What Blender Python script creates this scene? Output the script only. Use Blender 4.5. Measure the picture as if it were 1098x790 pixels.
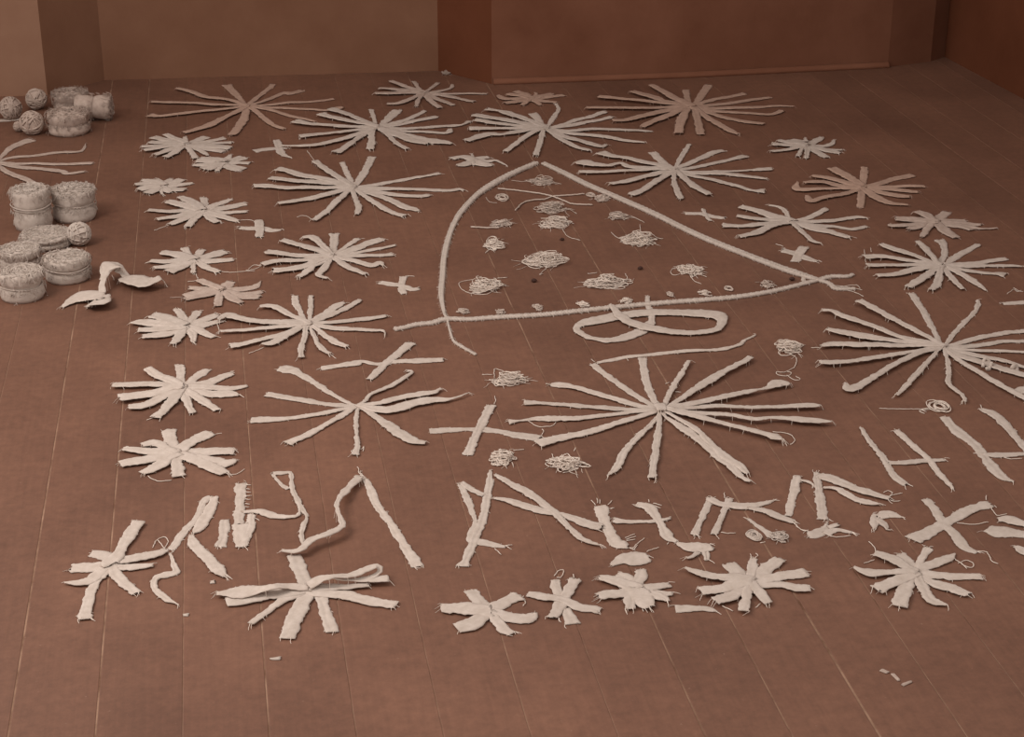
import bpy, math, random
from mathutils import Vector, noise
for o in list(bpy.data.objects): bpy.data.objects.remove(o)
S = bpy.context.scene; COL = S.collection
# ---------------- camera, world, light, exposure ----------------
cam = bpy.data.cameras.new('camera'); co = bpy.data.objects.new('camera', cam); COL.objects.link(co)
cam.sensor_fit = 'HORIZONTAL'; cam.sensor_width = 36; cam.lens = 36*1900/1098
cam.clip_start = .05
co.location = (0, 0, 1.8)
co.rotation_euler = (math.radians(90-23.648), 0, math.radians(-9.4436))
S.camera = co
w = bpy.data.worlds.new('room_ambient'); S.world = w; w.use_nodes = True
w.node_tree.nodes['Background'].inputs[0].default_value = (1, .97, .94, 1)
w.node_tree.nodes['Background'].inputs[1].default_value = .90
def area(name, loc, target, sx, sy, power):
    l = bpy.data.lights.new(name, 'AREA'); l.shape = 'RECTANGLE'; l.size = sx; l.size_y = sy; l.energy = power
    l.color = (1, .97, .94)
    o = bpy.data.objects.new(name, l); COL.objects.link(o); o.location = loc
    d = Vector(target)-Vector(loc); o.rotation_euler = d.to_track_quat('-Z', 'Y').to_euler()
area('window_daylight', (-1.9, 3.5, 2.5), (.4, 3.1, 0), 1.1, 1.5, 70)
vs = S.view_settings; vs.view_transform = 'Standard'; vs.look = 'None'; vs.gamma = 1; vs.exposure = 0; vs.use_curve_mapping = False

# ---------------- materials ----------------
def mat(name, c1, c2, scale, rough, bump=None, grain=None, spec=.3, rnd=0):
    m = bpy.data.materials.new(name); m.use_nodes = True; nt = m.node_tree; N = nt.nodes; L = nt.links
    b = N['Principled BSDF']; b.inputs['Roughness'].default_value = rough; b.inputs['Specular IOR Level'].default_value = spec
    tc = N.new('ShaderNodeTexCoord'); mp = N.new('ShaderNodeMapping'); L.new(tc.outputs['Object'], mp.inputs[0])
    if grain: mp.inputs['Scale'].default_value = grain
    n = N.new('ShaderNodeTexNoise'); n.inputs['Scale'].default_value = scale; n.inputs['Detail'].default_value = 8; n.inputs['Roughness'].default_value = .62
    L.new(mp.outputs[0], n.inputs['Vector'])
    r = N.new('ShaderNodeValToRGB'); r.color_ramp.elements[0].position = .3; r.color_ramp.elements[1].position = .7
    r.color_ramp.elements[0].color = (*c1, 1); r.color_ramp.elements[1].color = (*c2, 1)
    L.new(n.outputs['Fac'], r.inputs[0]); out = r.outputs[0]
    if rnd:
        oi = N.new('ShaderNodeObjectInfo'); mr = N.new('ShaderNodeMapRange'); L.new(oi.outputs['Random'], mr.inputs[0])
        mr.inputs[3].default_value = 1-rnd; mr.inputs[4].default_value = 1+rnd
        hs = N.new('ShaderNodeHueSaturation'); L.new(mr.outputs[0], hs.inputs['Value']); L.new(out, hs.inputs['Color']); out = hs.outputs[0]
    if bump:
        n2 = N.new('ShaderNodeTexNoise'); n2.inputs['Scale'].default_value = bump[0]; n2.inputs['Detail'].default_value = 4
        L.new(tc.outputs['Object'], n2.inputs['Vector'])
        bp = N.new('ShaderNodeBump'); bp.inputs['Strength'].default_value = bump[1]; bp.inputs['Distance'].default_value = bump[2]
        L.new(n2.outputs['Fac'], bp.inputs['Height']); L.new(bp.outputs[0], b.inputs['Normal'])
    m['out'] = 0
    L.new(out, b.inputs['Base Color'])
    return m, N, L, out
M = {}
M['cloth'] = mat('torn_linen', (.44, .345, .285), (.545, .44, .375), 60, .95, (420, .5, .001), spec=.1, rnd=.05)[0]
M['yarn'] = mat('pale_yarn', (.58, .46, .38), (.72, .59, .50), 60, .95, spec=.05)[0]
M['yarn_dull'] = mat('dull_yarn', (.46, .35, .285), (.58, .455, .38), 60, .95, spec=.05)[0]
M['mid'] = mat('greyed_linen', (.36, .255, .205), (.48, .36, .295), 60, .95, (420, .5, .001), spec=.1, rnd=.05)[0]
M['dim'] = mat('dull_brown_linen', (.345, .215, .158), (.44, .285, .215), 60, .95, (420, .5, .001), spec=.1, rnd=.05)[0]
M['dark'] = mat('dark_pellet', (.03, .012, .008), (.08, .03, .018), 90, .8, (200, .5, .002))[0]
# floor boards: brown paint, long grain, blotches, pale scuffs
m, N, L, out = mat('floor_paint', (.128, .056, .034), (.186, .084, .051), 2.2, .62, (160, .25, .0006), spec=.25, rnd=.06)
b = N['Principled BSDF']; tc = N['Texture Coordinate']
mp = N.new('ShaderNodeMapping'); mp.inputs['Scale'].default_value = (60, 2.2, 1); L.new(tc.outputs['Object'], mp.inputs[0])
g = N.new('ShaderNodeTexNoise'); g.inputs['Scale'].default_value = 2; g.inputs['Detail'].default_value = 7; L.new(mp.outputs[0], g.inputs['Vector'])
mx = N.new('ShaderNodeMix'); mx.data_type = 'RGBA'; mx.blend_type = 'OVERLAY'; mx.inputs[0].default_value = .13
L.new(out, mx.inputs[6]); L.new(g.outputs['Fac'], mx.inputs[7])
fm = N.new('ShaderNodeTexNoise'); fm.inputs['Scale'].default_value = 38; fm.inputs['Detail'].default_value = 9; fm.inputs['Roughness'].default_value = .75; L.new(tc.outputs['Object'], fm.inputs['Vector'])
mx3 = N.new('ShaderNodeMix'); mx3.data_type = 'RGBA'; mx3.blend_type = 'OVERLAY'; mx3.inputs[0].default_value = .45; L.new(mx.outputs[2], mx3.inputs[6]); L.new(fm.outputs['Fac'], mx3.inputs[7]); mx = mx3
sc = N.new('ShaderNodeTexNoise'); sc.inputs['Scale'].default_value = 95; sc.inputs['Detail'].default_value = 3; L.new(tc.outputs['Object'], sc.inputs['Vector'])
rp = N.new('ShaderNodeValToRGB'); rp.color_ramp.elements[0].position = .70; rp.color_ramp.elements[1].position = .80
L.new(sc.outputs['Fac'], rp.inputs[0])
ml = N.new('ShaderNodeMath'); ml.operation = 'MULTIPLY'; ml.inputs[1].default_value = .4; L.new(rp.outputs[0], ml.inputs[0])
mx2 = N.new('ShaderNodeMix'); mx2.data_type = 'RGBA'; L.new(ml.outputs[0], mx2.inputs[0]); L.new(mx.outputs[2], mx2.inputs[6]); mx2.inputs[7].default_value = (.34, .2, .14, 1)
L.new(mx2.outputs[2], b.inputs['Base Color'])
M['board'] = m
M['dust'] = mat('joint_dust', (.11, .05, .031), (.36, .215, .145), 7, 1, grain=(1, 1.3, 1), spec=0)[0]
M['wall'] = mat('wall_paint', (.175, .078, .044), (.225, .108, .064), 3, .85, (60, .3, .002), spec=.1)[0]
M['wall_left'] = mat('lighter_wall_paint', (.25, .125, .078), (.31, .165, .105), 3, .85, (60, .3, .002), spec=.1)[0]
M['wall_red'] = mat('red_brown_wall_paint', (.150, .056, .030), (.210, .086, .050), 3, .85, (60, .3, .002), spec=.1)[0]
M['wall_dark'] = mat('shade_darkened_wall', (.110, .034, .015), (.145, .047, .022), 3, .85, (60, .3, .002), spec=.1)[0]  # shade of the turned niche side put into the colour; right wall shares it

# ---------------- helpers ----------------
R = random.Random(7)
def link(name, V, F, m, parent=None, smooth=True, kind=None):
    me = bpy.data.meshes.new(name); me.from_pydata(V, [], F); me.materials.append(m)
    if smooth: me.polygons.foreach_set('use_smooth', [True]*len(me.polygons))
    me.update()
    o = bpy.data.objects.new(name, me); COL.objects.link(o)
    if parent: o.parent = parent
    if kind: o['kind'] = kind
    return o
def box(x0, x1, y0, y1, z0, z1):
    V = [(x, y, z) for z in (z0, z1) for y in (y0, y1) for x in (x0, x1)]
    return V, [(0, 2, 3, 1), (4, 5, 7, 6), (0, 1, 5, 4), (2, 6, 7, 3), (0, 4, 6, 2), (1, 3, 7, 5)]
def resample(P, step):
    n = len(P); k = len(P[0]); out = []
    for i in range(n-1):
        a = P[max(i-1, 0)]; b = P[i]; c = P[i+1]; d = P[min(i+2, n-1)]
        L_ = math.dist(b[:2], c[:2]); s = max(1, int(round(L_/step)))
        for j in range(s):
            t = j/s; t2 = t*t; t3 = t2*t
            out.append([.5*(2*b[q]+(c[q]-a[q])*t+(2*a[q]-5*b[q]+4*c[q]-d[q])*t2+(3*b[q]-a[q]-3*c[q]+d[q])*t3) for q in range(k)])
    out.append(list(P[-1])); return out
def tangents(P):
    T = []
    for i in range(len(P)):
        a = P[max(i-1, 0)]; b = P[min(i+1, len(P)-1)]
        d = Vector((b[0]-a[0], b[1]-a[1], 0)); T.append(d.normalized() if d.length > 1e-9 else Vector((1, 0, 0)))
    return T
def tube(P, r, V, F, n=4, taper=.0):
    """P: list of 3-D points; appends a thin n-sided tube"""
    P = [Vector(p) for p in P]; base = len(V)
    for i, p in enumerate(P):
        d = (P[min(i+1, len(P)-1)]-P[max(i-1, 0)])
        d = d.normalized() if d.length > 1e-9 else Vector((1, 0, 0))
        up = Vector((0, 0, 1)) if abs(d.z) < .9 else Vector((1, 0, 0))
        s = d.cross(up).normalized(); u = s.cross(d)
        rr = r(i/(len(P)-1)) if callable(r) else r*(1-taper*i/(len(P)-1))
        for q in range(n):
            a = 2*math.pi*q/n; V.append(tuple(p+(s*math.cos(a)+u*math.sin(a))*rr))
    for i in range(len(P)-1):
        for q in range(n):
            a = base+i*n+q; b_ = base+i*n+(q+1) % n
            F.append((a, b_, b_+n, a+n))
    F.append(tuple(base+q for q in range(n))[::-1]); F.append(tuple(base+(len(P)-1)*n+q for q in range(n)))
def fray(V, F, x, y, z, ang, ln, r=.0008):
    r = max(r, .0007)
    P = []; a = ang
    for i in range(5):
        P.append((x, y, max(r, z*(1-i/4)+r))); x += math.cos(a)*ln/4; y += math.sin(a)*ln/4; a += R.uniform(-.45, .45)
    tube(P, r, V, F, 3, .4)
K = 9
oy = 0
def strip(P, parent, m, fr, order=0, ramp=0, raised=False, seed=0, name='strip'):
    """torn cloth strip: P = [(x, y, width[, z])] in metres, local to parent; ragged edges, creases, thickness"""
    P = resample(P, .005); T = tangents(P); n = len(P); V = []; F = []
    wm = sum(p[2] for p in P)/n
    lx = rx = 0; ph = R.uniform(0, 6); rows = []; sl = 0
    crease = [R.uniform(-.7, .7) for _ in range(2)]
    for i, p in enumerate(P):
        if i: sl += math.dist(p[:2], P[i-1][:2])
        w_ = max(p[2]*(1.18 if ramp else .96)-.0012, .0020); w_ *= 1+.20*noise.noise(Vector((sl*26, seed*2.3, 11))); d = T[i]; nx, ny = -d.y, d.x
        lx = lx*.55+R.gauss(0, .0007+.014*w_); rx = rx*.55+R.gauss(0, .0007+.014*w_)
        hl = w_/2+lx; hr = w_/2+rx
        th = min(.0016, .20*w_)+.0005
        lift = (.0016*(1+noise.noise(Vector((sl*14, seed*3.1, 0)))))+order*.0007
        if not raised: lift += .0035*max(0, noise.noise(Vector((sl*9+5, seed*1.7, 4))))
        if ramp: lift += .0075*i/n
        z0 = (p[3]*(.55 if oy < 3300 else 1) if raised else 0)+lift
        twist = .5*math.sin(sl*2*math.pi/.09+ph)
        row = []
        e = 0
        for q in range(K):
            u = -1+2*q/(K-1)
            off = u*(hl if u < 0 else hr)
            arch = 1-u**4 if wm > .016 else math.sqrt(max(0, 1-u*u))
            wr = noise.noise(Vector((sl*38, u*2.2+seed*7, 1)))*.5+noise.noise(Vector((sl*16, u*4.5+seed*7, 8)))*.6
            z = z0+th*arch*(.75+.45*wr+.35*twist*u)
            for c in crease: z -= th*.5*math.exp(-((u-c-.3*twist)/.16)**2)*arch
            if i in (0, n-1):
                e = R.uniform(-.1, .28)*min(w_, .018)*(1 if i else -1)
            row.append((p[0]+nx*off+d.x*e, p[1]+ny*off+d.y*e, max(.0006, z)))
            e = 0
        rows.append(row); b0 = len(V); V += row
        V.append((row[0][0], row[0][1], max(.0002, row[0][2]-.0012))); V.append((row[-1][0], row[-1][1], max(.0002, row[-1][2]-.0012)))
        if raised: pass
    st = K+2
    for i in range(n-1):
        a = i*st; c = a+st
        for q in range(K-1): F.append((a+q, c+q, c+q+1, a+q+1))
        F.append((a+K, c+K, c, a)); F.append((a+K-1, c+K-1, c+K+1, a+K+1)); F.append((a+K+1, c+K+1, c+K, a+K))
    F.append(tuple(list(range(K))+[K+1, K])); a = (n-1)*st; F.append(tuple([a+K, a+K+1]+[a+q for q in range(K-1, -1, -1)]))
    F = [f[::-1] for f in F]
    o = link(name, V, F, m, parent)
    # frayed threads at the torn ends and along the edges
    if sl < .03: return o
    fv, ff = fr
    for i, sg in ((0, -1), (n-1, 1)):
        if P[i][2] < .004 or (i == 0 and order >= 0 and parent['category'] == 'star'): continue
        for _ in range(R.randint(1, 4)):
            q = R.randint(0, K-1); v = rows[i][q]; a = math.atan2(T[i].y*sg, T[i].x*sg)+R.uniform(-.8, .8)
            fray(fv, ff, v[0], v[1], v[2], a, R.uniform(.004, .016))
    k = int(sl/.045)
    for _ in range(k):
        i = R.randint(1, n-2) if n > 2 else 0; sgn = R.choice((0, K-1)); v = rows[i][sgn]
        a = math.atan2(T[i].y, T[i].x)+(-1.57 if sgn == 0 else 1.57)+R.uniform(-.9, .9)
        fray(fv, ff, v[0], v[1], v[2], a, R.uniform(.002, .006)*R.choice((.5, 1, 1)), .0005)
    return o
def braid(P, parent, m, fr):
    P = resample(P, .004); T = tangents(P); n = len(P); sl = 0; paths = [[], [], []]; ws = []
    for i, p in enumerate(P):
        w_ = p[2]*.76; ws.append(w_)
        if i: sl += math.dist(p[:2], P[i-1][:2])/(w_*1.0)
        d = T[i]
        for k in range(3):
            a = 2*math.pi*(sl+k/3)
            o = math.sin(a)*w_*.25; z = .13*w_+.045*w_*math.sin(2*a)+.0008
            paths[k].append((p[0]-d.y*o, p[1]+d.x*o, z))
    for k in range(3):
        V = []; F = []
        tube(paths[k], lambda t: ws[min(n-1, int(t*(n-1)))]*(.20+.02*math.sin(t*n*1.3)), V, F, 6)
        link('cord_strand', V, F, m, parent)
    fv, ff = fr
    for i in range(2, n-2, 2):
        for sg in (-1, 1):
            if R.random() < .4:
                d = T[i]; o = sg*ws[i]*.42
                fray(fv, ff, P[i][0]-d.y*o, P[i][1]+d.x*o, .004, math.atan2(d.x*sg, -d.y*sg)+R.uniform(-1, 1), R.uniform(.003, .007), .0005)
def thread(P, parent, m, r=.0008, name='loose_thread'):
    P = resample([(p[0], p[1]) for p in P], .006)
    Q = [(p[0]+R.gauss(0, .0006), p[1]+R.gauss(0, .0006), r+.0006+.002*abs(noise.noise(Vector((p[0]*60, p[1]*60, 2))))) for p in P]
    V = []; F = []; tube(Q, r, V, F, 4); return link(name, V, F, m, parent)
def tangle_geo(cx, cy, rx, ry, h, n, r=.0012):
    rx *= 1.28; ry *= 1.25; h *= 1.25
    """one long yarn wound into a loose heap"""
    V = []; F = []
    lob = [(R.uniform(0, 6.283), R.uniform(.75, 1.25)) for _ in range(5)]
    def edge(a): return 1+.22*math.sin(2*a+lob[0][0])*lob[0][1]+.14*math.sin(3*a+lob[1][0])
    small = rx < .02
    for k in range(max(5, int(n*.42))):
        q = R.random()**.6; a = R.uniform(0, 6.283); e = edge(a)
        c0 = Vector((math.cos(a)*q*e*rx*.62, math.sin(a)*q*e*ry*.62)); la = R.uniform(0, math.pi)
        l1 = R.uniform(.22, .62)*rx*(1.25-q*.6); l2 = l1*R.uniform(.2, .75); ph = R.uniform(0, 6.283); span = R.uniform(3.5, 9); zc = R.random()*h*max(.15, 1-q*q*.9); zt = R.uniform(-.5, .5)
        ns = int(span*3.2); Q = []
        for i in range(ns+1):
            b_ = ph+span*i/ns; g = 1+.25*math.sin(b_*.37+ph)
            u = math.cos(b_)*l1*g; v = math.sin(b_)*l2*g
            x = c0.x+u*math.cos(la)-v*math.sin(la); y = c0.y+(u*math.sin(la)+v*math.cos(la))*min(1, ry/rx+.15)
            dd = min(1, math.hypot(x/rx, y/ry)/1.2)
            Q.append((cx+x+R.gauss(0, .0006), cy+y+R.gauss(0, .0006), r+max(0, (zc+zt*u)*(1-dd*.8))+R.uniform(0, .0015)))
        tube(Q, r, V, F, 4)
    for k in range(3 if small else 7):
        a = R.uniform(0, 6.283); e = edge(a)*.8; fray(V, F, cx+math.cos(a)*e*rx, cy+math.sin(a)*e*ry, .004, a+R.uniform(-.8, .8), R.uniform(.25, .6)*rx, r*.7)
    # soft core so the heap reads as solid
    b0 = len(V); nu, nv = 12, 4
    for j in range(nv+1):
        f = j/nv*math.pi/2
        for i in range(nu):
            a = 2*math.pi*i/nu; k = .42+.15*noise.noise(Vector((math.cos(a)*1.5+cx*9, math.sin(a)*1.5, j)))
            V.append((cx+math.cos(a)*math.cos(f)*rx*k, cy+math.sin(a)*math.cos(f)*ry*k, .0005+math.sin(f)*h*.28))
    for j in range(nv):
        for i in range(nu): F.append((b0+j*nu+i, b0+j*nu+(i+1) % nu, b0+(j+1)*nu+(i+1) % nu, b0+(j+1)*nu+i))
    return V, F
def ring_geo(cx, cy, rx, ry, h, n):
    V = []; F = []
    for k in range(max(5, n//2)):
        s = R.uniform(.4, 1.1); ph = R.uniform(0, 6); ex = R.gauss(0, .12)*rx; ey = R.gauss(0, .12)*ry; Q = []
        for i in range(26):
            a = ph+i/24*2*math.pi; s2 = s*(1+.08*math.sin(3*a+ph))
            Q.append((cx+ex+math.cos(a)*rx*s2, cy+ey+math.sin(a)*ry*s2, .0015+h*R.uniform(.0, .12)+h*.5*(1-abs(s-.75)*2)*R.uniform(.5, 1)))
        tube(Q, .0013, V, F, 4)
    return V, F
def empty(name, x, y, label, cat, group=None):
    o = bpy.data.objects.new(name, None); o.empty_display_size = .05; COL.objects.link(o); o.location = (x, y, 0)
    o['label'] = label; o['category'] = cat
    if group: o['group'] = group
    return o

# ---------------- the setting ----------------
V, F = box(-2.6, 3.35, 1.0, 7.6, -.06, -.0009)
floor = link('floor', V, F, M['dust'], smooth=False, kind='structure')
SEAM = {0: .0032, 1: .0034, 2: .0012, 3: .0024, 8: .0022, 9: .0030, 10: .0048, 11: .0018, 12: .0018}; bi = -15   # wider, dust-filled joints
pitch = .1478; x = -.438-15*pitch
while x < 3.3:
    gl = SEAM.get(bi, .0011)*R.uniform(.3, .7); gr = SEAM.get(bi+1, .0011)*R.uniform(.3, .7); bi += 1; x0 = x+gl; x1 = x+pitch-gr; c = .0012
    V = []; F = []
    ny = 12
    for j in range(ny+1):
        yy = 1.0+6.6*j/ny; a = R.uniform(-.0003, .0005); b_ = R.uniform(-.0005, .0003)
        V += [(x0+a, yy, -.0012), (x0+a, yy, -.0006), (x0+a+c, yy, 0), (x1+b_-c, yy, 0), (x1+b_, yy, -.0006), (x1+b_, yy, -.0012)]
    for j in range(ny):
        for q in range(5): F.append((j*6+q, j*6+q+1, j*6+q+7, j*6+q+6)[::-1])
    o = link('floor_board', V, F, M['board'], floor, smooth=False)
    x += pitch
def wall(name, pts, m, h=2.7, t=.12):
    """extruded wall along a plan polyline (room side on the right of the walking direction)"""
    V = []; F = []; n = len(pts)
    for i, p in enumerate(pts):
        a = pts[max(i-1, 0)]; b_ = pts[min(i+1, n-1)]; d = Vector((b_[0]-a[0], b_[1]-a[1])).normalized()
        q = (p[0]-d.y*t, p[1]+d.x*t)
        V += [(p[0], p[1], -.004), (p[0], p[1], h), (q[0], q[1], -.004), (q[0], q[1], h)]
    for i in range(n-1):
        a = 4*i; c = a+4
        F += [(a, c, c+1, a+1), (a+2, a+3, c+3, c+2), (a+1, c+1, c+3, a+3), (a, a+2, c+2, c)]
    F += [(0, 1, 3, 2), (4*n-4, 4*n-2, 4*n-1, 4*n-3)]
    return link(name, V, F, m, smooth=False, kind='structure')
wall('wall_back', [(-.47, 7.18), (.876, 7.11)], M['wall'])
wall('wall_niche_left', [(-.68, 6.98), (-.47, 7.18)], M['wall'])
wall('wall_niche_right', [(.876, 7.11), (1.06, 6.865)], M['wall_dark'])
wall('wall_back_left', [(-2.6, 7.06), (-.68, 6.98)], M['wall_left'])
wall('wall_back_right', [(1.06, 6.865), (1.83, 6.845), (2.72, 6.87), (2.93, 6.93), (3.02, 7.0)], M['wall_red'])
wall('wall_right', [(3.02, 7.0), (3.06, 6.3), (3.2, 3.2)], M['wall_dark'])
# worn rounded fillet along the foot of the back wall
V = []; F = []
fp = [(1.065, 6.86), (1.83, 6.84), (2.72, 6.865)]
for i, p in enumerate(fp):
    V += [(p[0], p[1]-.004, .0), (p[0], p[1]-.014, .0), (p[0], p[1]-.012, .010), (p[0], p[1]-.002, .022), (p[0], p[1], .022)]
for i in range(2):
    for q in range(4): F.append((i*5+q, i*5+q+1, i*5+q+6, i*5+q+5)[::-1])
link('baseboard_back_right', V, F, M['wall_red'], kind='structure')

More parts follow.
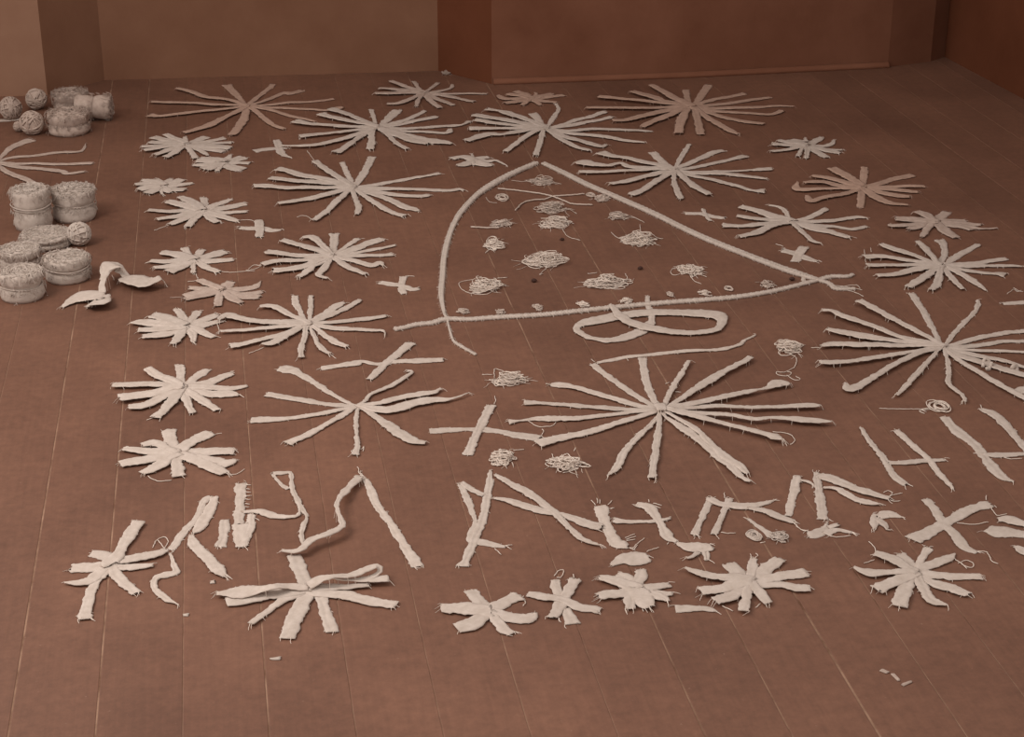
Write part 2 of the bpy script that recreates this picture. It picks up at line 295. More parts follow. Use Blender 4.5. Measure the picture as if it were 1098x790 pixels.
# ---------------- things laid on the floor ----------------
GROUPS = {'stars': 'cloth stars laid on the floor', 'crosses': 'crossed cloth strips between the stars', 'yarns': 'yarn heaps on the floor',
          'letters': 'letter shapes laid of torn strips', 'knots': 'small yarn knots along the lower cord', 'pellets': 'dark pellets on the floor', 'flakes': 'pale flakes near the bottom right corner'}
DATA = [
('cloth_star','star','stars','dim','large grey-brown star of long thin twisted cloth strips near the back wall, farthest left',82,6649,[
('s',1,30,22,-22,149,29,-66,368,41),
('s',1,30,17,37,128,24,115,338,27),
('s',11,40,22,66,88,25,148,197,32,175,187,41,223,232,38),
('s',1,30,19,87,34,25,165,48,28,240,54,22,337,78,19),
('s',1,18,19,86,-7,28,176,-33,25,239,-59,22,300,-83,22,342,-61,34,360,-57,25),
('s',1,30,22,84,-40,25,156,-134,27,227,-211,21,246,-238,14),
('s',4,29,24,42,-89,26,87,-248,27,127,-317,21),
('s',0,-4,30,-12,-146,36,-42,-289,35,-63,-368,36),
('s',-8,-3,32,-75,-113,32,-145,-230,39,-230,-310,29),
('s',1,18,22,-96,-17,25,-195,-38,31,-282,-61,27,-328,-71,27,-360,-55,40),
('s',1,30,22,-95,46,28,-195,90,28,-296,120,28,-358,135,22),
('s',-13,44,26,-70,122,28,-147,170,32,-207,263,30,-261,320,22)]),
('cloth_star','star','stars','cloth','small bushy pale star of many short strips, touching the leafy star in front of it',-140,6162,[
('s',-7,37,22,-7,137,20),
('s',4,35,34,37,89,38,67,124,42),
('s',4,25,37,75,62,35,131,93,32),
('s',4,25,37,91,30,32,155,35,26),
('s',4,15,37,80,-7,43,150,-39,49),
('s',4,15,37,69,-35,37,128,-77,34),
('s',9,4,26,47,-60,25,72,-121,15),
('s',-2,16,21,15,-74,25,31,-148,26),
('s',-13,18,31,-44,-73,32,-73,-125,30),
('s',-18,19,35,-66,-41,35,-111,-91,27),
('s',-18,25,37,-88,-9,34,-147,-33,28),
('s',-18,29,37,-89,11,34,-154,16,26),
('s',-18,38,38,-73,47,38,-130,67,38),
('s',-18,48,38,-68,76,38,-118,121,44),
('s',-15,48,31,-46,93,29,-75,148,29)]),
('cloth_star','star','stars','cloth','small leafy pale star with broad frayed strips, in front of the bushy many-stripped star',-22,5948,[
('s',0,10,39,19,54,32,31,95,17),
('s',2,10,56,40,31,48,76,63,48),
('s',2,1,50,61,-3,31,95,-15,34),
('s',2,-8,50,38,-51,52,72,-84,54),
('s',2,-8,38,28,-58,44,58,-94,37),
('s',-3,-17,19,-12,-61,23,-15,-93,16),
('s',-6,-7,41,-30,-58,39,-46,-82,32),
('s',-8,-7,60,-40,-38,55,-67,-61,33),
('s',-8,2,61,-51,-18,47,-96,-16,25),
('s',-8,12,56,-50,28,56,-82,33,48),
('s',-5,20,42,-40,45,39,-66,58,22)]),
('cloth_star','star','stars','cloth','smallest ragged star at the left, close to the tall cloth rolls',-214,5715,[
('s',-6,10,24,-14,63,24,-25,91,18),
('s',-3,9,32,12,59,34,22,83,25),
('s',2,5,50,32,38,43,54,69,37),
('s',2,0,46,48,10,38,91,20,22),
('s',2,-8,49,33,-39,45,66,-53,37),
('s',-3,-16,31,13,-52,36,26,-66,35),
('s',-8,-15,17,-7,-66,12,-4,-91,7),
('s',-10,-6,40,-33,-45,42,-52,-70,39),
('s',-13,3,48,-53,-16,48,-78,-37,32),
('s',-13,8,48,-59,27,40,-92,24,24),
('s',-13,20,44,-44,51,41,-70,64,27)]),
('crossed_strips','crossed strips','crosses','cloth','small cross of a knobbed strip over a thin strip, left of the wide knob-ended star',156,6085,[
('s',-60,-5,43,-27,9,37,17,15,34,53,13,14),
('s',19,110,30,24,49,33,33,-59,29,60,-110,8)]),
('cloth_star','star','stars','cloth','wide pale star with knob-ended twisted strips, whose stem meets the broad upright strip in front',542,6277,[
('s',3,30,14,5,147,18,6,279,20),
('s',15,39,25,61,149,37,104,252,44),
('s',15,39,30,76,71,33,141,135,28,204,224,21),
('s',14,28,30,85,48,30,159,89,30,238,134,33),
('s',13,18,30,102,-7,27,195,-2,30,283,2,27,317,5,15,349,47,25),
('s',12,8,33,98,-42,30,186,-69,27,249,-88,27,264,-49,19),
('s',12,8,39,61,-73,64,122,-134,58,172,-182,58,224,-217,41,243,-239,17),
('s',12,8,33,70,-95,37,112,-172,42,162,-220,32),
('s',7,19,20,31,-88,21,57,-212,23,83,-275,22),
('s',-5,10,20,-23,-59,27,-32,-158,27,-47,-257,28),
('s',-1,20,30,-59,-83,28,-119,-203,29,-169,-281,39),
('s',-10,11,31,-86,-79,33,-170,-145,35,-250,-185,32,-348,-174,11),
('s',-10,11,27,-81,-18,30,-151,-38,26,-213,-48,32,-281,-61,41),
('s',-10,18,33,-78,23,33,-177,66,33,-244,92,30,-287,142,51),
('s',-9,26,33,-62,77,36,-126,143,39,-169,187,39,-187,218,47),
('s',-6,32,29,-47,113,29,-92,202,31,-145,282,45)]),
('cloth_star','star','stars','mid','small thin-rayed star near the foot of the dark niche corner',800,6737,[
('s',-26,18,16,-37,112,20,-44,212,21),
('s',-22,25,13,3,81,18,48,167,19),
('s',-22,25,22,29,40,26,87,81,21,101,133,14),
('s',-23,18,19,72,-8,22,139,-16,22,213,-31,19),
('s',-24,8,32,40,-21,35,98,-90,28,149,-138,25),
('s',-24,8,29,14,-76,29,62,-176,24),
('s',-27,9,24,-14,-106,29,9,-213,24),
('s',-30,9,19,-60,-87,19,-79,-176,16),
('s',-30,14,20,-81,-60,27,-136,-121,34,-184,-124,25),
('s',-32,24,38,-101,31,48,-151,22,38,-214,35,29),
('s',-30,33,29,-98,61,38,-156,95,32,-192,108,22),
('s',-29,33,22,-92,116,28,-135,207,22)]),
('cloth_star','star','stars','dim','small dull ragged star close to the back wall, behind the apex star',1182,6616,[
('s',-10,-3,23,-12,57,34,-46,110,35),
('s',-4,-4,25,21,51,18,24,82,13),
('s',-4,-4,44,44,23,38,86,52,29),
('s',-5,-8,41,72,7,38,127,22,29),
('s',-6,-15,41,35,-57,38,79,-87,25),
('s',-9,-15,32,5,-75,26,10,-110,17),
('s',-16,-21,26,-40,-68,25,-57,-99,19),
('s',-18,-13,44,-73,-51,41,-121,-66,34),
('s',-16,-2,41,-79,-10,35,-113,3,31,-128,45,22),
('s',-15,3,41,-58,40,38,-85,62,29)]),
('cloth_star','star','stars','cloth','large pale star standing right at the apex of the cord outline',1186,6186,[
('s',-37,0,23,-36,116,28,-41,215,40),
('s',-32,-1,17,26,149,22,64,254,16,69,332,14),
('s',-32,-1,27,41,43,29,106,103,30,159,131,33,231,192,31),
('s',-33,-7,27,23,11,30,86,36,36,139,65,33,184,80,27,239,114,30),
('s',-33,-11,27,46,-49,33,129,-42,33,202,-55,30,294,-82,24,342,-101,12),
('s',-33,-11,27,9,-60,30,87,-103,35,164,-147,32,225,-207,26,281,-236,17),
('s',-31,-16,25,15,-122,33,73,-202,32,117,-262,29,141,-242,18),
('s',-32,-22,23,-6,-139,26,28,-253,26,68,-308,26),
('s',-44,-20,20,-82,-166,22,-128,-333,24),
('s',-45,-9,26,-116,-90,29,-165,-172,26,-223,-269,24),
('s',-47,-9,36,-136,-36,38,-209,-64,26,-253,-53,44,-342,-119,38),
('s',-47,-5,33,-129,5,33,-219,15,30,-306,30,47),
('s',-46,1,33,-124,35,33,-198,79,33,-271,134,39),
('s',-44,7,39,-117,76,39,-188,141,42,-267,202,40),
('s',-40,15,34,-87,114,35,-141,210,42,-171,248,21,-208,276,37)]),
('cloth_star','star','stars','cloth','tiny flower-like pale star just outside the left upper curve of the cord outline',852,5842,[
('s',-15,1,19,-10,76,11),
('s',-13,1,46,18,24,39,41,29,25),
('s',-14,-8,48,28,-19,36,60,-21,20,87,-77,7),
('s',-15,-17,50,11,-59,47,39,-69,28),
('s',-21,-16,23,-22,-62,11),
('s',-23,-16,40,-52,-48,40,-78,-57,25),
('s',-22,-7,39,-41,34,42,-57,36,31,-86,22,42)]),
('cord_outline','cord','-','cloth','thick braided cord laid as a curve-sided triangle enclosing the yarn tangles',1080,4961,[
('c',-35,808,36,-147,688,42,-241,565,42,-302,466,34,-368,318,32,-410,189,28,-442,62,28,-472,-83,28,-496,-237,27,-517,-370,26,-526,-500,17,-525,-558,13,-528,-645,12,-527,-710,14,-509,-757,19,-484,-808,16),
('c',-12,800,32,34,684,37,89,536,38,156,390,38,232,217,39,281,87,37,328,-31,39,399,-173,39,475,-315,40,515,-379,41,551,-428,32,580,-466,25,587,-511,31,639,-518,24),
('c',-672,-606,31,-645,-599,30,-611,-583,31,-568,-578,31,-528,-558,33,-464,-569,30,-388,-568,33,-265,-570,33,-178,-561,33,-76,-550,33,68,-539,34,210,-534,34,297,-527,33,393,-504,31,482,-469,29,557,-437,29,606,-417,31,651,-422,27,672,-407,22),
('s',529,-386,13,511,-452,13),
('t',587,-479,627,-501,656,-528),
('t',596,-510,627,-538,643,-577),
('t',601,-496,652,-490,655,-513)]),
('figure_eight_tape','tape','-','cloth','flat tape laid as a sideways figure eight just below the cord outline',1086,4335,[
('r',43,147,10,28,80,15,25,28,13,13,-22,16,-12,-74,26,-71,-125,36,-130,-147,27,-175,-123,20,-196,-82,20,-196,-41,16,-152,-11,41,-83,11,41,-15,23,39,28,21,38,91,11,38,151,-7,44,189,-28,52,197,-64,27,179,-111,20,152,-134,24,95,-138,28,36,-121,28,-15,-85,34,-48,-46,33,-67,3,25,-74,62,16,-75,85,13)]),
('thin_cloth_strip','strip','-','cloth','long thin strip curving up to the right, touching tips of the largest centre star',1119,4106,[
('s',-225,-55,13,-155,-33,20,-97,-27,20,-17,-20,21,102,-23,18,157,-5,14,187,26,12,225,56,8),
('t',-147,-30,-143,-55)]),
('cloth_star','star','stars','cloth','wide pale star with a broad upright strip touching the knob-ended star behind it',418,5665,[
('s',-19,-58,21,-20,28,22,-31,228,21),
('s',-14,-59,19,17,40,29,49,159,29,76,275,32),
('s',-12,-59,29,57,-45,32,116,-20,27,187,8,24,236,21,19,281,47,25),
('s',-12,-67,35,68,-89,45,128,-108,27,228,-129,27,293,-147,27,325,-139,19,338,-154,13),
('s',-13,-76,32,73,-140,34,145,-182,29,195,-194,29,218,-184,29),
('s',-9,-85,36,46,-152,34,95,-226,34,128,-296,37,152,-319,36,167,-342,15),
('s',-12,-93,20,30,-223,24,70,-325,27,100,-369,27,117,-388,41),
('s',-24,-108,16,-18,-223,21,-19,-295,23,-29,-348,18),
('s',-30,-98,25,-85,-220,26,-127,-316,25,-166,-386,21),
('s',-34,-81,34,-109,-135,37,-193,-178,34,-269,-206,26),
('s',-33,-72,29,-125,-61,35,-226,-49,32,-301,-11,38,-339,-5,40),
('s',-33,-64,32,-111,-8,40,-207,25,35,-282,72,35),
('s',-29,-53,34,-109,26,43,-173,75,40,-222,141,36,-252,164,47),
('s',-26,-48,24,-61,44,31,-91,128,28,-124,234,26),
('t',-123,253,-132,320,-142,388),
('t',-165,-378,-191,-324,-216,-332)]),
('crossed_strips','crossed strips','crosses','cloth','small cross of a square upright strip over a thin one, right of the fan-like star',84,5236,[
('s',-62,22,25,-29,13,33,9,7,30,32,-16,30,63,-17,10),
('s',-1,79,29,-2,4,28,-6,-78,26)]),
('cloth_star','star','stars','cloth','fan-like pale star with short blunt strips, left column, directly below the smallest ragged star',-93,5429,[
('s',2,16,26,9,86,27,7,151,23),
('s',16,29,43,51,71,34,93,116,25),
('s',21,20,39,65,29,44,138,65,34),
('s',21,-3,39,74,-20,31,138,-23,23),
('s',21,-19,40,64,-64,38,109,-110,25),
('s',11,-17,29,30,-82,31,49,-115,29),
('s',-8,-22,33,-28,-87,30,-45,-145,29),
('s',-18,-12,44,-61,-74,38,-99,-113,29),
('s',-23,-4,44,-76,-41,38,-136,-62,25),
('s',-28,13,36,-101,9,33,-164,36,23),
('s',-23,36,49,-67,75,48,-107,113,33),
('s',-13,50,37,-42,111,39,-67,152,24),
('t',-100,-104,-123,-130,-146,-153),
('t',109,-101,150,-100,163,-133)]),
('cloth_star','star','stars','cloth','blunt pale star in the left column with a loose thread trailing below its stem',-100,4954,[
('s',-26,51,26,-37,101,25,-46,144,24),
('s',-12,56,24,-3,95,29,4,119,29),
('s',-8,35,45,29,63,46,73,90,41),
('s',-8,21,43,37,14,41,94,18,31),
('s',-3,7,29,19,-43,31,50,-81,23),
('s',-21,10,18,-21,-36,17,-19,-82,15),
('s',-30,12,37,-62,-36,39,-92,-63,42),
('s',-35,19,50,-80,-13,40,-129,-21,26),
('s',-39,33,41,-93,22,36,-141,37,24),
('s',-35,46,45,-71,79,50,-112,100,36),
('t',-15,-75,-9,-133,-37,-144),
('t',-157,32,-139,42),
('t',52,-74,89,-88,125,-85,156,-84)]),
('cloth_star','star','stars','mid','drooping grey-pale star of wide crumpled strips, left column, below the star with the hanging thread',-59,4703,[
('s',20,29,24,31,58,37,43,88,34),
('s',28,22,39,72,21,39,107,33,32,128,74,4),
('s',28,15,34,79,-24,39,127,-7,25),
('s',32,2,37,70,-34,43,119,-49,32),
('s',23,-2,25,44,-48,30,69,-88,25),
('s',11,0,22,8,-48,28,5,-101,26),
('s',6,10,43,-37,-16,39,-84,-39,27),
('s',6,15,50,-41,2,57,-84,-21,44),
('s',7,23,34,-32,32,34,-71,44,25),
('s',7,31,28,-15,60,32,-43,102,31),
('t',-127,-12,-91,-12)]),
('cloth_star','star','stars','cloth','bright bushy star of wide strips touching the left tip of a long-rayed star',-166,4475,[
('s',21,12,29,15,69,26,2,127,25),
('s',32,16,28,48,64,27,59,102,23),
('s',36,4,45,69,32,40,107,66,27),
('s',40,-14,48,77,-3,36,119,16,23),
('s',36,-24,42,64,-51,34,97,-95,24),
('s',36,-35,26,44,-80,25,46,-124,14),
('s',17,-32,28,8,-85,27,-6,-128,21),
('s',7,-19,53,-33,-57,44,-86,-67,26),
('s',3,-13,54,-38,-23,43,-95,-19,32),
('s',3,-2,52,-55,19,47,-92,30,44,-119,29,11),
('s',7,8,45,-31,54,46,-64,77,48),
('t',106,16,113,-52,111,-73)]),
('cloth_star','star','stars','cloth','flat star of many short straight strips, behind the star with a square upright strip',-153,4050,[
('s',0,30,27,0,93,25,-2,155,26),
('s',15,33,25,38,77,30,62,118,31),
('s',23,27,38,69,38,35,127,84,24),
('s',27,14,32,84,2,33,122,-9,28,162,1,13),
('s',27,-2,32,76,-34,38,110,-40,45,140,-54,15),
('s',19,-15,28,53,-72,28,89,-132,22),
('s',8,-23,24,19,-89,21,29,-140,17),
('s',-5,-21,29,-32,-99,30,-57,-152,31),
('s',-15,-5,34,-52,-50,35,-84,-81,34,-119,-84,27),
('s',-19,10,39,-67,-15,41,-104,-23,41,-145,-34,42),
('s',-19,24,33,-80,41,32,-117,43,29,-161,48,32),
('s',-11,37,33,-50,82,33,-82,136,31),
('t',-58,-146,-79,-156)]),
('cloth_star','star','stars','cloth','broad-stripped star with a wide square upright strip, lowest of the straight left column',-145,3697,[
('s',-23,4,35,-29,80,36,-33,131,34),
('s',-9,10,38,19,55,39,60,98,39),
('s',-6,-2,49,36,-1,44,112,-11,35),
('s',-2,-11,41,50,-48,42,92,-69,44,114,-55,14),
('s',5,-20,36,50,-68,39,91,-121,27),
('s',-16,-13,31,-14,-61,31,-9,-116,31),
('s',-27,-15,33,-57,-62,33,-87,-88,20),
('s',-30,-11,48,-89,-25,40,-137,-37,39),
('s',-34,10,40,-76,17,34,-132,39,20),
('s',-34,18,27,-63,56,34,-91,48,21),
('t',97,-120,118,-124,136,-101),
('t',-77,-99,-56,-129,-26,-130)]),
('cloth_star','star','stars','cloth','pale star of flat strips, left of the cord outline, with a curled right tip',254,4957,[
('s',32,8,19,43,97,29,52,198,31),
('s',39,14,16,76,70,19,119,141,22),
('s',39,7,30,92,39,38,153,99,38,189,122,30),
('s',40,-7,19,99,11,24,147,30,22,193,44,17,225,58,15),
('s',37,-13,22,97,-16,26,186,-22,24,207,-18,29),
('s',41,-21,27,93,-63,29,139,-104,31,164,-88,24,170,-116,8),
('s',36,-27,24,70,-112,28,114,-178,21),
('s',22,-24,23,3,-101,27,-19,-163,20,3,-198,11),
('s',16,-23,31,-27,-90,25,-75,-172,21),
('s',14,-16,33,-45,-80,36,-100,-104,40,-145,-109,40),
('s',12,-12,31,-61,-38,31,-124,-34,31,-174,-52,26),
('s',15,-7,29,-58,0,31,-117,29,31,-159,54,36),
('s',18,4,30,-36,68,33,-107,143,27),
('s',23,16,21,3,89,25,-17,156,33,-45,161,20),
('t',-174,-44,-198,-73,-225,-81),
('t',-179,-50,-199,-40,-216,-70)]),
('cloth_star','star','stars','cloth','long-rayed pale star left of the corner where the cord outline crosses itself',171,4418,[
('s',10,26,12,-1,84,16,-12,168,22,-13,228,22),
('s',16,30,14,24,115,17,32,221,16),
('s',23,29,25,57,75,28,95,132,31,118,156,18),
('s',26,23,19,82,71,23,129,121,22,164,163,19),
('s',24,12,20,86,13,24,142,21,26,184,25,24,223,33,17),
('s',23,1,22,83,-31,31,132,-48,23,184,-64,19,206,-74,10,207,-106,4),
('s',24,-10,18,54,-87,22,79,-139,26,102,-164,18),
('s',16,-20,11,26,-119,15,40,-180,19,54,-203,12),
('s',5,-18,17,-8,-114,18,-17,-165,16,-19,-216,17),
('s',0,-6,22,-47,-64,25,-89,-111,30,-112,-112,17),
('s',-2,-4,20,-59,-57,23,-125,-89,25,-166,-109,26,-197,-114,35),
('s',-2,0,26,-81,-9,26,-163,-12,22,-220,-14,15),
('s',1,10,37,-59,20,37,-112,40,31,-161,65,28,-201,95,37,-223,67,12),
('s',3,21,20,-39,79,22,-75,143,30,-110,149,18),
('t',55,-196,68,-229),
('t',-152,-162,-127,-140,-112,-126)]),
('crossed_strips','crossed strips','crosses','cloth','small cross of two strips left of the straight lower part of the cord curve',455,4686,[
('s',-51,30,27,-20,10,29,13,-12,26,32,-40,26,50,-37,23),
('s',19,63,28,9,14,18,4,-36,22,7,-67,22),
('t',24,67,40,67,50,60)]),
('crossed_strips','crossed strips','crosses','cloth','wavy twisted strip crossed by a diagonal flat strip, below the crossing corner of the cord',354,4148,[
('s',-154,-15,25,-111,-9,25,-71,0,36,-48,8,20,-12,-13,18,37,-4,24,80,-8,30,120,-11,34,155,-15,22),
('s',85,106,35,50,49,30,12,-7,25,-17,-62,25,-43,-107,22)]),
('cloth_star','star','stars','cloth','spidery long-rayed star with a curled knot at its lowest tip, left of centre',278,3886,[
('s',-12,4,13,-53,61,16,-100,154,21,-142,229,26,-164,252,51,-185,261,38),
('s',-12,4,18,-71,23,22,-143,62,28,-221,106,28),
('s',-16,-4,19,-66,-19,20,-93,-28,22,-149,-36,21,-201,-39,26,-263,-37,35),
('s',-16,-4,16,-53,-48,21,-101,-101,21,-148,-148,26,-186,-180,29),
('s',-10,-19,10,-18,-71,13,-25,-148,11,-27,-214,12,-36,-262,20),
('s',-2,-16,15,27,-65,20,51,-117,30,78,-173,35,102,-215,33,128,-230,15),
('s',-5,7,13,8,19,13,30,61,15,76,96,19,120,146,15,144,181,10,133,188,13),
('s',-5,2,14,44,3,21,91,23,25,146,37,31,182,45,20,201,61,10),
('s',-6,-4,16,37,-32,37,74,-38,42,126,-10,36,173,0,36,218,-3,12,264,22,5),
('t',-36,-231,-44,-238,-40,-255,-31,-253),
('t',-28,-225,-20,-234,-14,-219,-17,-243)]),
('crossed_strips','crossed strips','crosses','cloth','large cross of a wide diagonal over a long wavy strip, left of the largest star',556,3740,[
('s',-130,-17,30,-90,-20,30,-53,-22,19,-17,-28,34,25,-43,27,64,-71,32,115,-96,32),
('s',32,96,25,-6,1,24,-36,-80,23,-61,-154,27),
('t',40,104,47,128,48,153),
('t',116,-90,130,-67,129,-50)]),
('yarn_bundle','yarn','yarns','cloth','looped skein of pale yarn with a ring at its right end, above the large cross',625,4016,[
('T',32,-39,41,27,20,60),
('t',-4,-14,5,39,26,20),
('t',-5,6,-32,10)]),
('yarn_bundle','yarn','yarns','cloth','round wad of pale yarn with an open hole, right below the large cross',598,3573,[
('T',-27,-19,26,41,13,60),
('t',2,18,27,17)]),
('yarn_bundle','yarn','yarns','cloth','ragged elongated wad of yarn below the lower left ray of the largest star',714,3520,[
('T',-7,-22,39,35,19,60),
('t',-30,37,-28,-11,-8,-54,-23,-59),
('t',23,44,29,60)]),
('cloth_star','star','stars','cloth','largest centre star with long twisted strips radiating below the figure-eight tape',990,3709,[
('s',-6,48,14,-5,130,21,4,234,22,25,355,23),
('s',-9,48,19,-45,128,22,-75,218,21,-96,285,21,-107,331,22),
('s',-10,44,19,-57,74,25,-98,113,24,-143,158,24,-186,198,25,-220,223,33,-240,221,13),
('s',-11,40,16,-63,47,20,-135,69,23,-224,102,21,-286,122,20,-319,129,31),
('s',-12,38,15,-85,34,19,-164,25,20,-221,21,26,-268,29,31,-312,38,24,-351,30,8,-373,29,25),
('s',-13,31,17,-74,1,20,-137,-28,24,-212,-62,28,-266,-74,32,-330,-105,37),
('t',-101,348,-107,367),
('t',-329,28,-309,-6,-279,-6,-266,13),
('t',-238,233,-249,236),
('s',-18,5,13,-64,-66,16,-111,-125,20,-152,-192,20,-178,-251,20,-205,-284,5),
('s',-15,5,13,-41,-86,18,-71,-181,19,-97,-264,19,-110,-312,19),
('s',-5,-10,12,23,-80,28,46,-160,29,67,-244,31,74,-269,29,86,-341,18,99,-366,14),
('s',4,10,13,31,-47,16,52,-110,18,63,-179,22,77,-246,28,94,-288,26,102,-329,10),
('s',2,33,9,40,123,16,86,210,17,134,302,12),
('s',20,44,17,67,91,20,141,163,26,205,220,24,257,261,20,294,295,21),
('s',22,39,18,70,44,24,133,61,24,198,83,24,274,103,15,317,126,42,340,115,15),
('s',13,31,21,64,23,21,133,18,18,205,1,18,310,-9,23,352,-12,27,373,-20,13),
('s',8,28,21,42,-5,29,99,-19,23,145,-35,21,196,-66,19,246,-66,16,304,-88,30,339,-98,30,371,-111,7),
('s',11,23,21,54,-16,27,96,-58,22,139,-95,22,175,-127,24,204,-154,25,215,-167,32,228,-185,7),
('s',-6,48,29,-7,12,29),
('t',225,-124,258,-138,262,-173,244,-195),
('t',57,193,44,186),
('t',55,136,70,132)]),
('cloth_star','star','stars','cloth','large pale star behind the straight right cord, one strip paddle-ended on its left',1494,5603,[
('s',-3,30,30,-17,115,32,-23,229,35),
('s',5,29,14,73,185,22,128,301,19),
('s',10,28,26,89,98,30,180,186,33,225,207,29),
('s',6,11,25,83,34,28,219,95,25,279,124,37),
('s',2,-6,25,57,-24,33,110,-28,25,172,-33,17,248,-36,17,289,-32,33,326,-33,30),
('s',-1,-15,30,60,-34,36,125,-53,38,163,-67,36,276,-135,19),
('s',2,-24,27,54,-77,27,104,-129,27,154,-195,27,195,-253,19,228,-265,45),
('s',-1,-15,28,12,-113,27,24,-209,31,42,-279,26),
('s',-11,-22,18,-36,-123,19,-51,-222,22,-58,-302,20),
('s',-21,-20,29,-95,-113,29,-155,-188,31,-208,-237,36),
('s',-23,-6,33,-112,-49,35,-192,-97,35,-251,-113,27),
('s',-22,7,25,-118,14,22,-220,16,27,-325,27,30),
('s',-20,15,28,-91,36,33,-147,54,33,-168,104,19,-216,84,25,-256,100,42,-289,124,64,-320,123,22),
('s',-15,24,33,-79,89,36,-138,163,31,-177,188,34,-209,232,54)]),
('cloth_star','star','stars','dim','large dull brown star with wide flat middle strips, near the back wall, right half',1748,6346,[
('s',5,55,31,25,167,28,53,294,31),
('s',25,63,24,91,203,36,159,350,35),
('s',34,62,27,114,129,35,196,167,32,265,203,32),
('s',28,40,31,108,61,37,170,73,34,345,126,28),
('s',31,28,37,93,7,37,188,2,37,273,-3,28,329,1,22,392,-21,9),
('s',28,17,34,92,-38,34,190,-77,28,270,-112,27,330,-71,29),
('s',25,6,30,71,-94,33,131,-176,30,208,-238,27),
('s',17,-26,29,32,-170,31,60,-301,35,79,-356,18),
('s',8,-13,30,-25,-182,33,-56,-333,34),
('s',-24,-8,32,-82,-151,36,-132,-310,34),
('s',-27,15,36,-109,-71,41,-187,-144,35,-244,-209,30),
('s',-24,26,40,-128,-24,46,-204,-66,39,-279,-108,36,-330,-110,30),
('s',-21,37,34,-145,30,28,-261,54,31,-392,76,28),
('s',-19,48,31,-104,96,31,-206,159,31,-315,224,38),
('s',-13,58,40,-75,114,37,-122,203,41,-168,282,35),
('s',-4,68,43,-35,177,41,-54,275,33,-72,356,32)]),
('cloth_star','star','stars','cloth','small bright splayed star at the far right, behind the grey square-stripped star',2014,5791,[
('s',9,56,86,-6,89,76,-15,116,50),
('s',22,35,31,68,86,37,100,121,23),
('s',25,24,37,74,16,29,110,40,22,135,85,11),
('s',18,6,43,66,-41,43,97,-75,26),
('s',22,15,37,70,-28,31,119,-44,14),
('s',15,-3,35,24,-63,31,36,-121,25),
('s',2,-11,24,-19,-74,22,-37,-119,18),
('s',-15,-8,16,-46,-70,18,-60,-96,15),
('s',-14,11,34,-75,-17,26,-134,-27,20),
('s',-8,30,43,-57,38,37,-103,55,40),
('s',-2,48,43,-37,64,38,-70,89,32),
('s',20,64,22,33,102,11)]),
('cloth_star','star','stars','dim','dull grey-brown star with one straight broad upright strip, right of the field',2055,5331,[
('s',6,8,27,49,114,29,87,211,28),
('s',-5,-15,27,-40,-109,27,-74,-200,24),
('s',13,-1,32,60,16,35,132,65,34,212,95,38),
('s',13,-10,32,93,-11,29,206,-27,24),
('s',10,-18,32,68,-36,29,117,-61,35,163,-80,19),
('s',7,-26,35,48,-74,34,88,-111,34,118,-127,32),
('s',-1,-33,28,11,-118,40,31,-178,34,81,-210,8),
('s',-21,-30,27,-88,-68,29,-154,-90,28,-210,-117,31,-207,-65,16),
('s',-18,-22,27,-109,-6,21,-213,2,35,-195,76,7),
('s',-18,-13,35,-73,21,35,-113,62,35,-173,67,24),
('s',-12,3,35,-47,51,38,-79,100,35,-123,128,25),
('s',-1,27,37,-13,115,43,-30,202,45)]),
('cloth_star','star','stars','mid','ragged crumpled greyish star at the far right edge, behind the bright hook-topped star',2169,4922,[
('s',3,54,29,29,80,38,66,120,30),
('s',2,39,38,53,38,43,91,31,30),
('s',9,30,43,70,5,43,124,-12,18),
('s',3,16,43,56,-16,50,75,-56,31),
('s',56,-16,33,84,-35,20,107,-54,13,156,-57,8),
('s',-9,10,37,-9,-64,43,-2,-120,34),
('s',-28,13,27,-65,-40,25,-101,-95,21),
('s',-28,28,30,-87,-7,39,-114,-24,28),
('s',-32,29,28,-91,9,33,-157,9,25,-155,27,6),
('s',-30,36,38,-65,50,51,-123,72,43),
('s',-14,49,35,-19,88,41,-33,118,31)]),
('cloth_star','star','stars','cloth','lopsided pale star right of the cord outline with a flared strip at its left',1730,5008,[
('s',-11,34,14,4,132,19,-3,173,19,-28,193,10),
('s',-2,33,27,56,54,28,139,126,23),
('s',-4,25,28,110,7,30,200,30,25,232,17,10),
('s',-6,18,28,44,-28,50,104,-41,20,152,-75,23,204,-59,19),
('s',-4,10,30,39,-42,55,70,-84,42,115,-150,24),
('s',-13,4,19,-7,-78,19,-6,-165,19,12,-192,7),
('s',-21,21,44,-87,-13,34,-153,-69,33,-210,-88,29),
('s',-19,25,33,-89,12,33,-172,1,28,-214,12,33,-232,18,48),
('s',-18,28,33,-79,45,30,-132,70,31,-159,97,23),
('s',-16,35,43,-58,80,46,-91,140,36,-128,178,34)]),
('crossed_strips','crossed strips','crosses','cloth','tiny thin cross between the straight right cord and the paddle-ended star',1472,5140,[
('s',-53,29,26,-8,16,28,19,-14,31,53,-35,25),
('s',9,58,13,2,-4,17,0,-57,12)]),
('crossed_strips','crossed strips','crosses','cloth','small cross with a square flat strip, near the right-hand corner of the cord outline',1648,4761,[
('s',-33,23,36,-10,-2,38,14,-47,37,37,-81,22),
('s',37,39,34,4,-18,33,-26,-74,30),
('t',-20,57,-37,81)]),
('cloth_star','star','stars','cloth','bright star with a hook-topped wide strip, right side, behind the right-hand giant star',2036,4580,[
('s',-3,19,24,42,93,23,71,172,25,76,214,34),
('s',18,16,22,82,80,31,173,155,22),
('s',17,3,36,87,-2,40,152,14,27,205,25,25),
('s',15,-3,36,80,-18,28,188,-36,21,222,-51,9),
('s',10,-16,26,55,-56,26,105,-84,19,128,-91,26,142,-103,42),
('s',3,-21,25,24,-83,26,37,-155,26,39,-214,7),
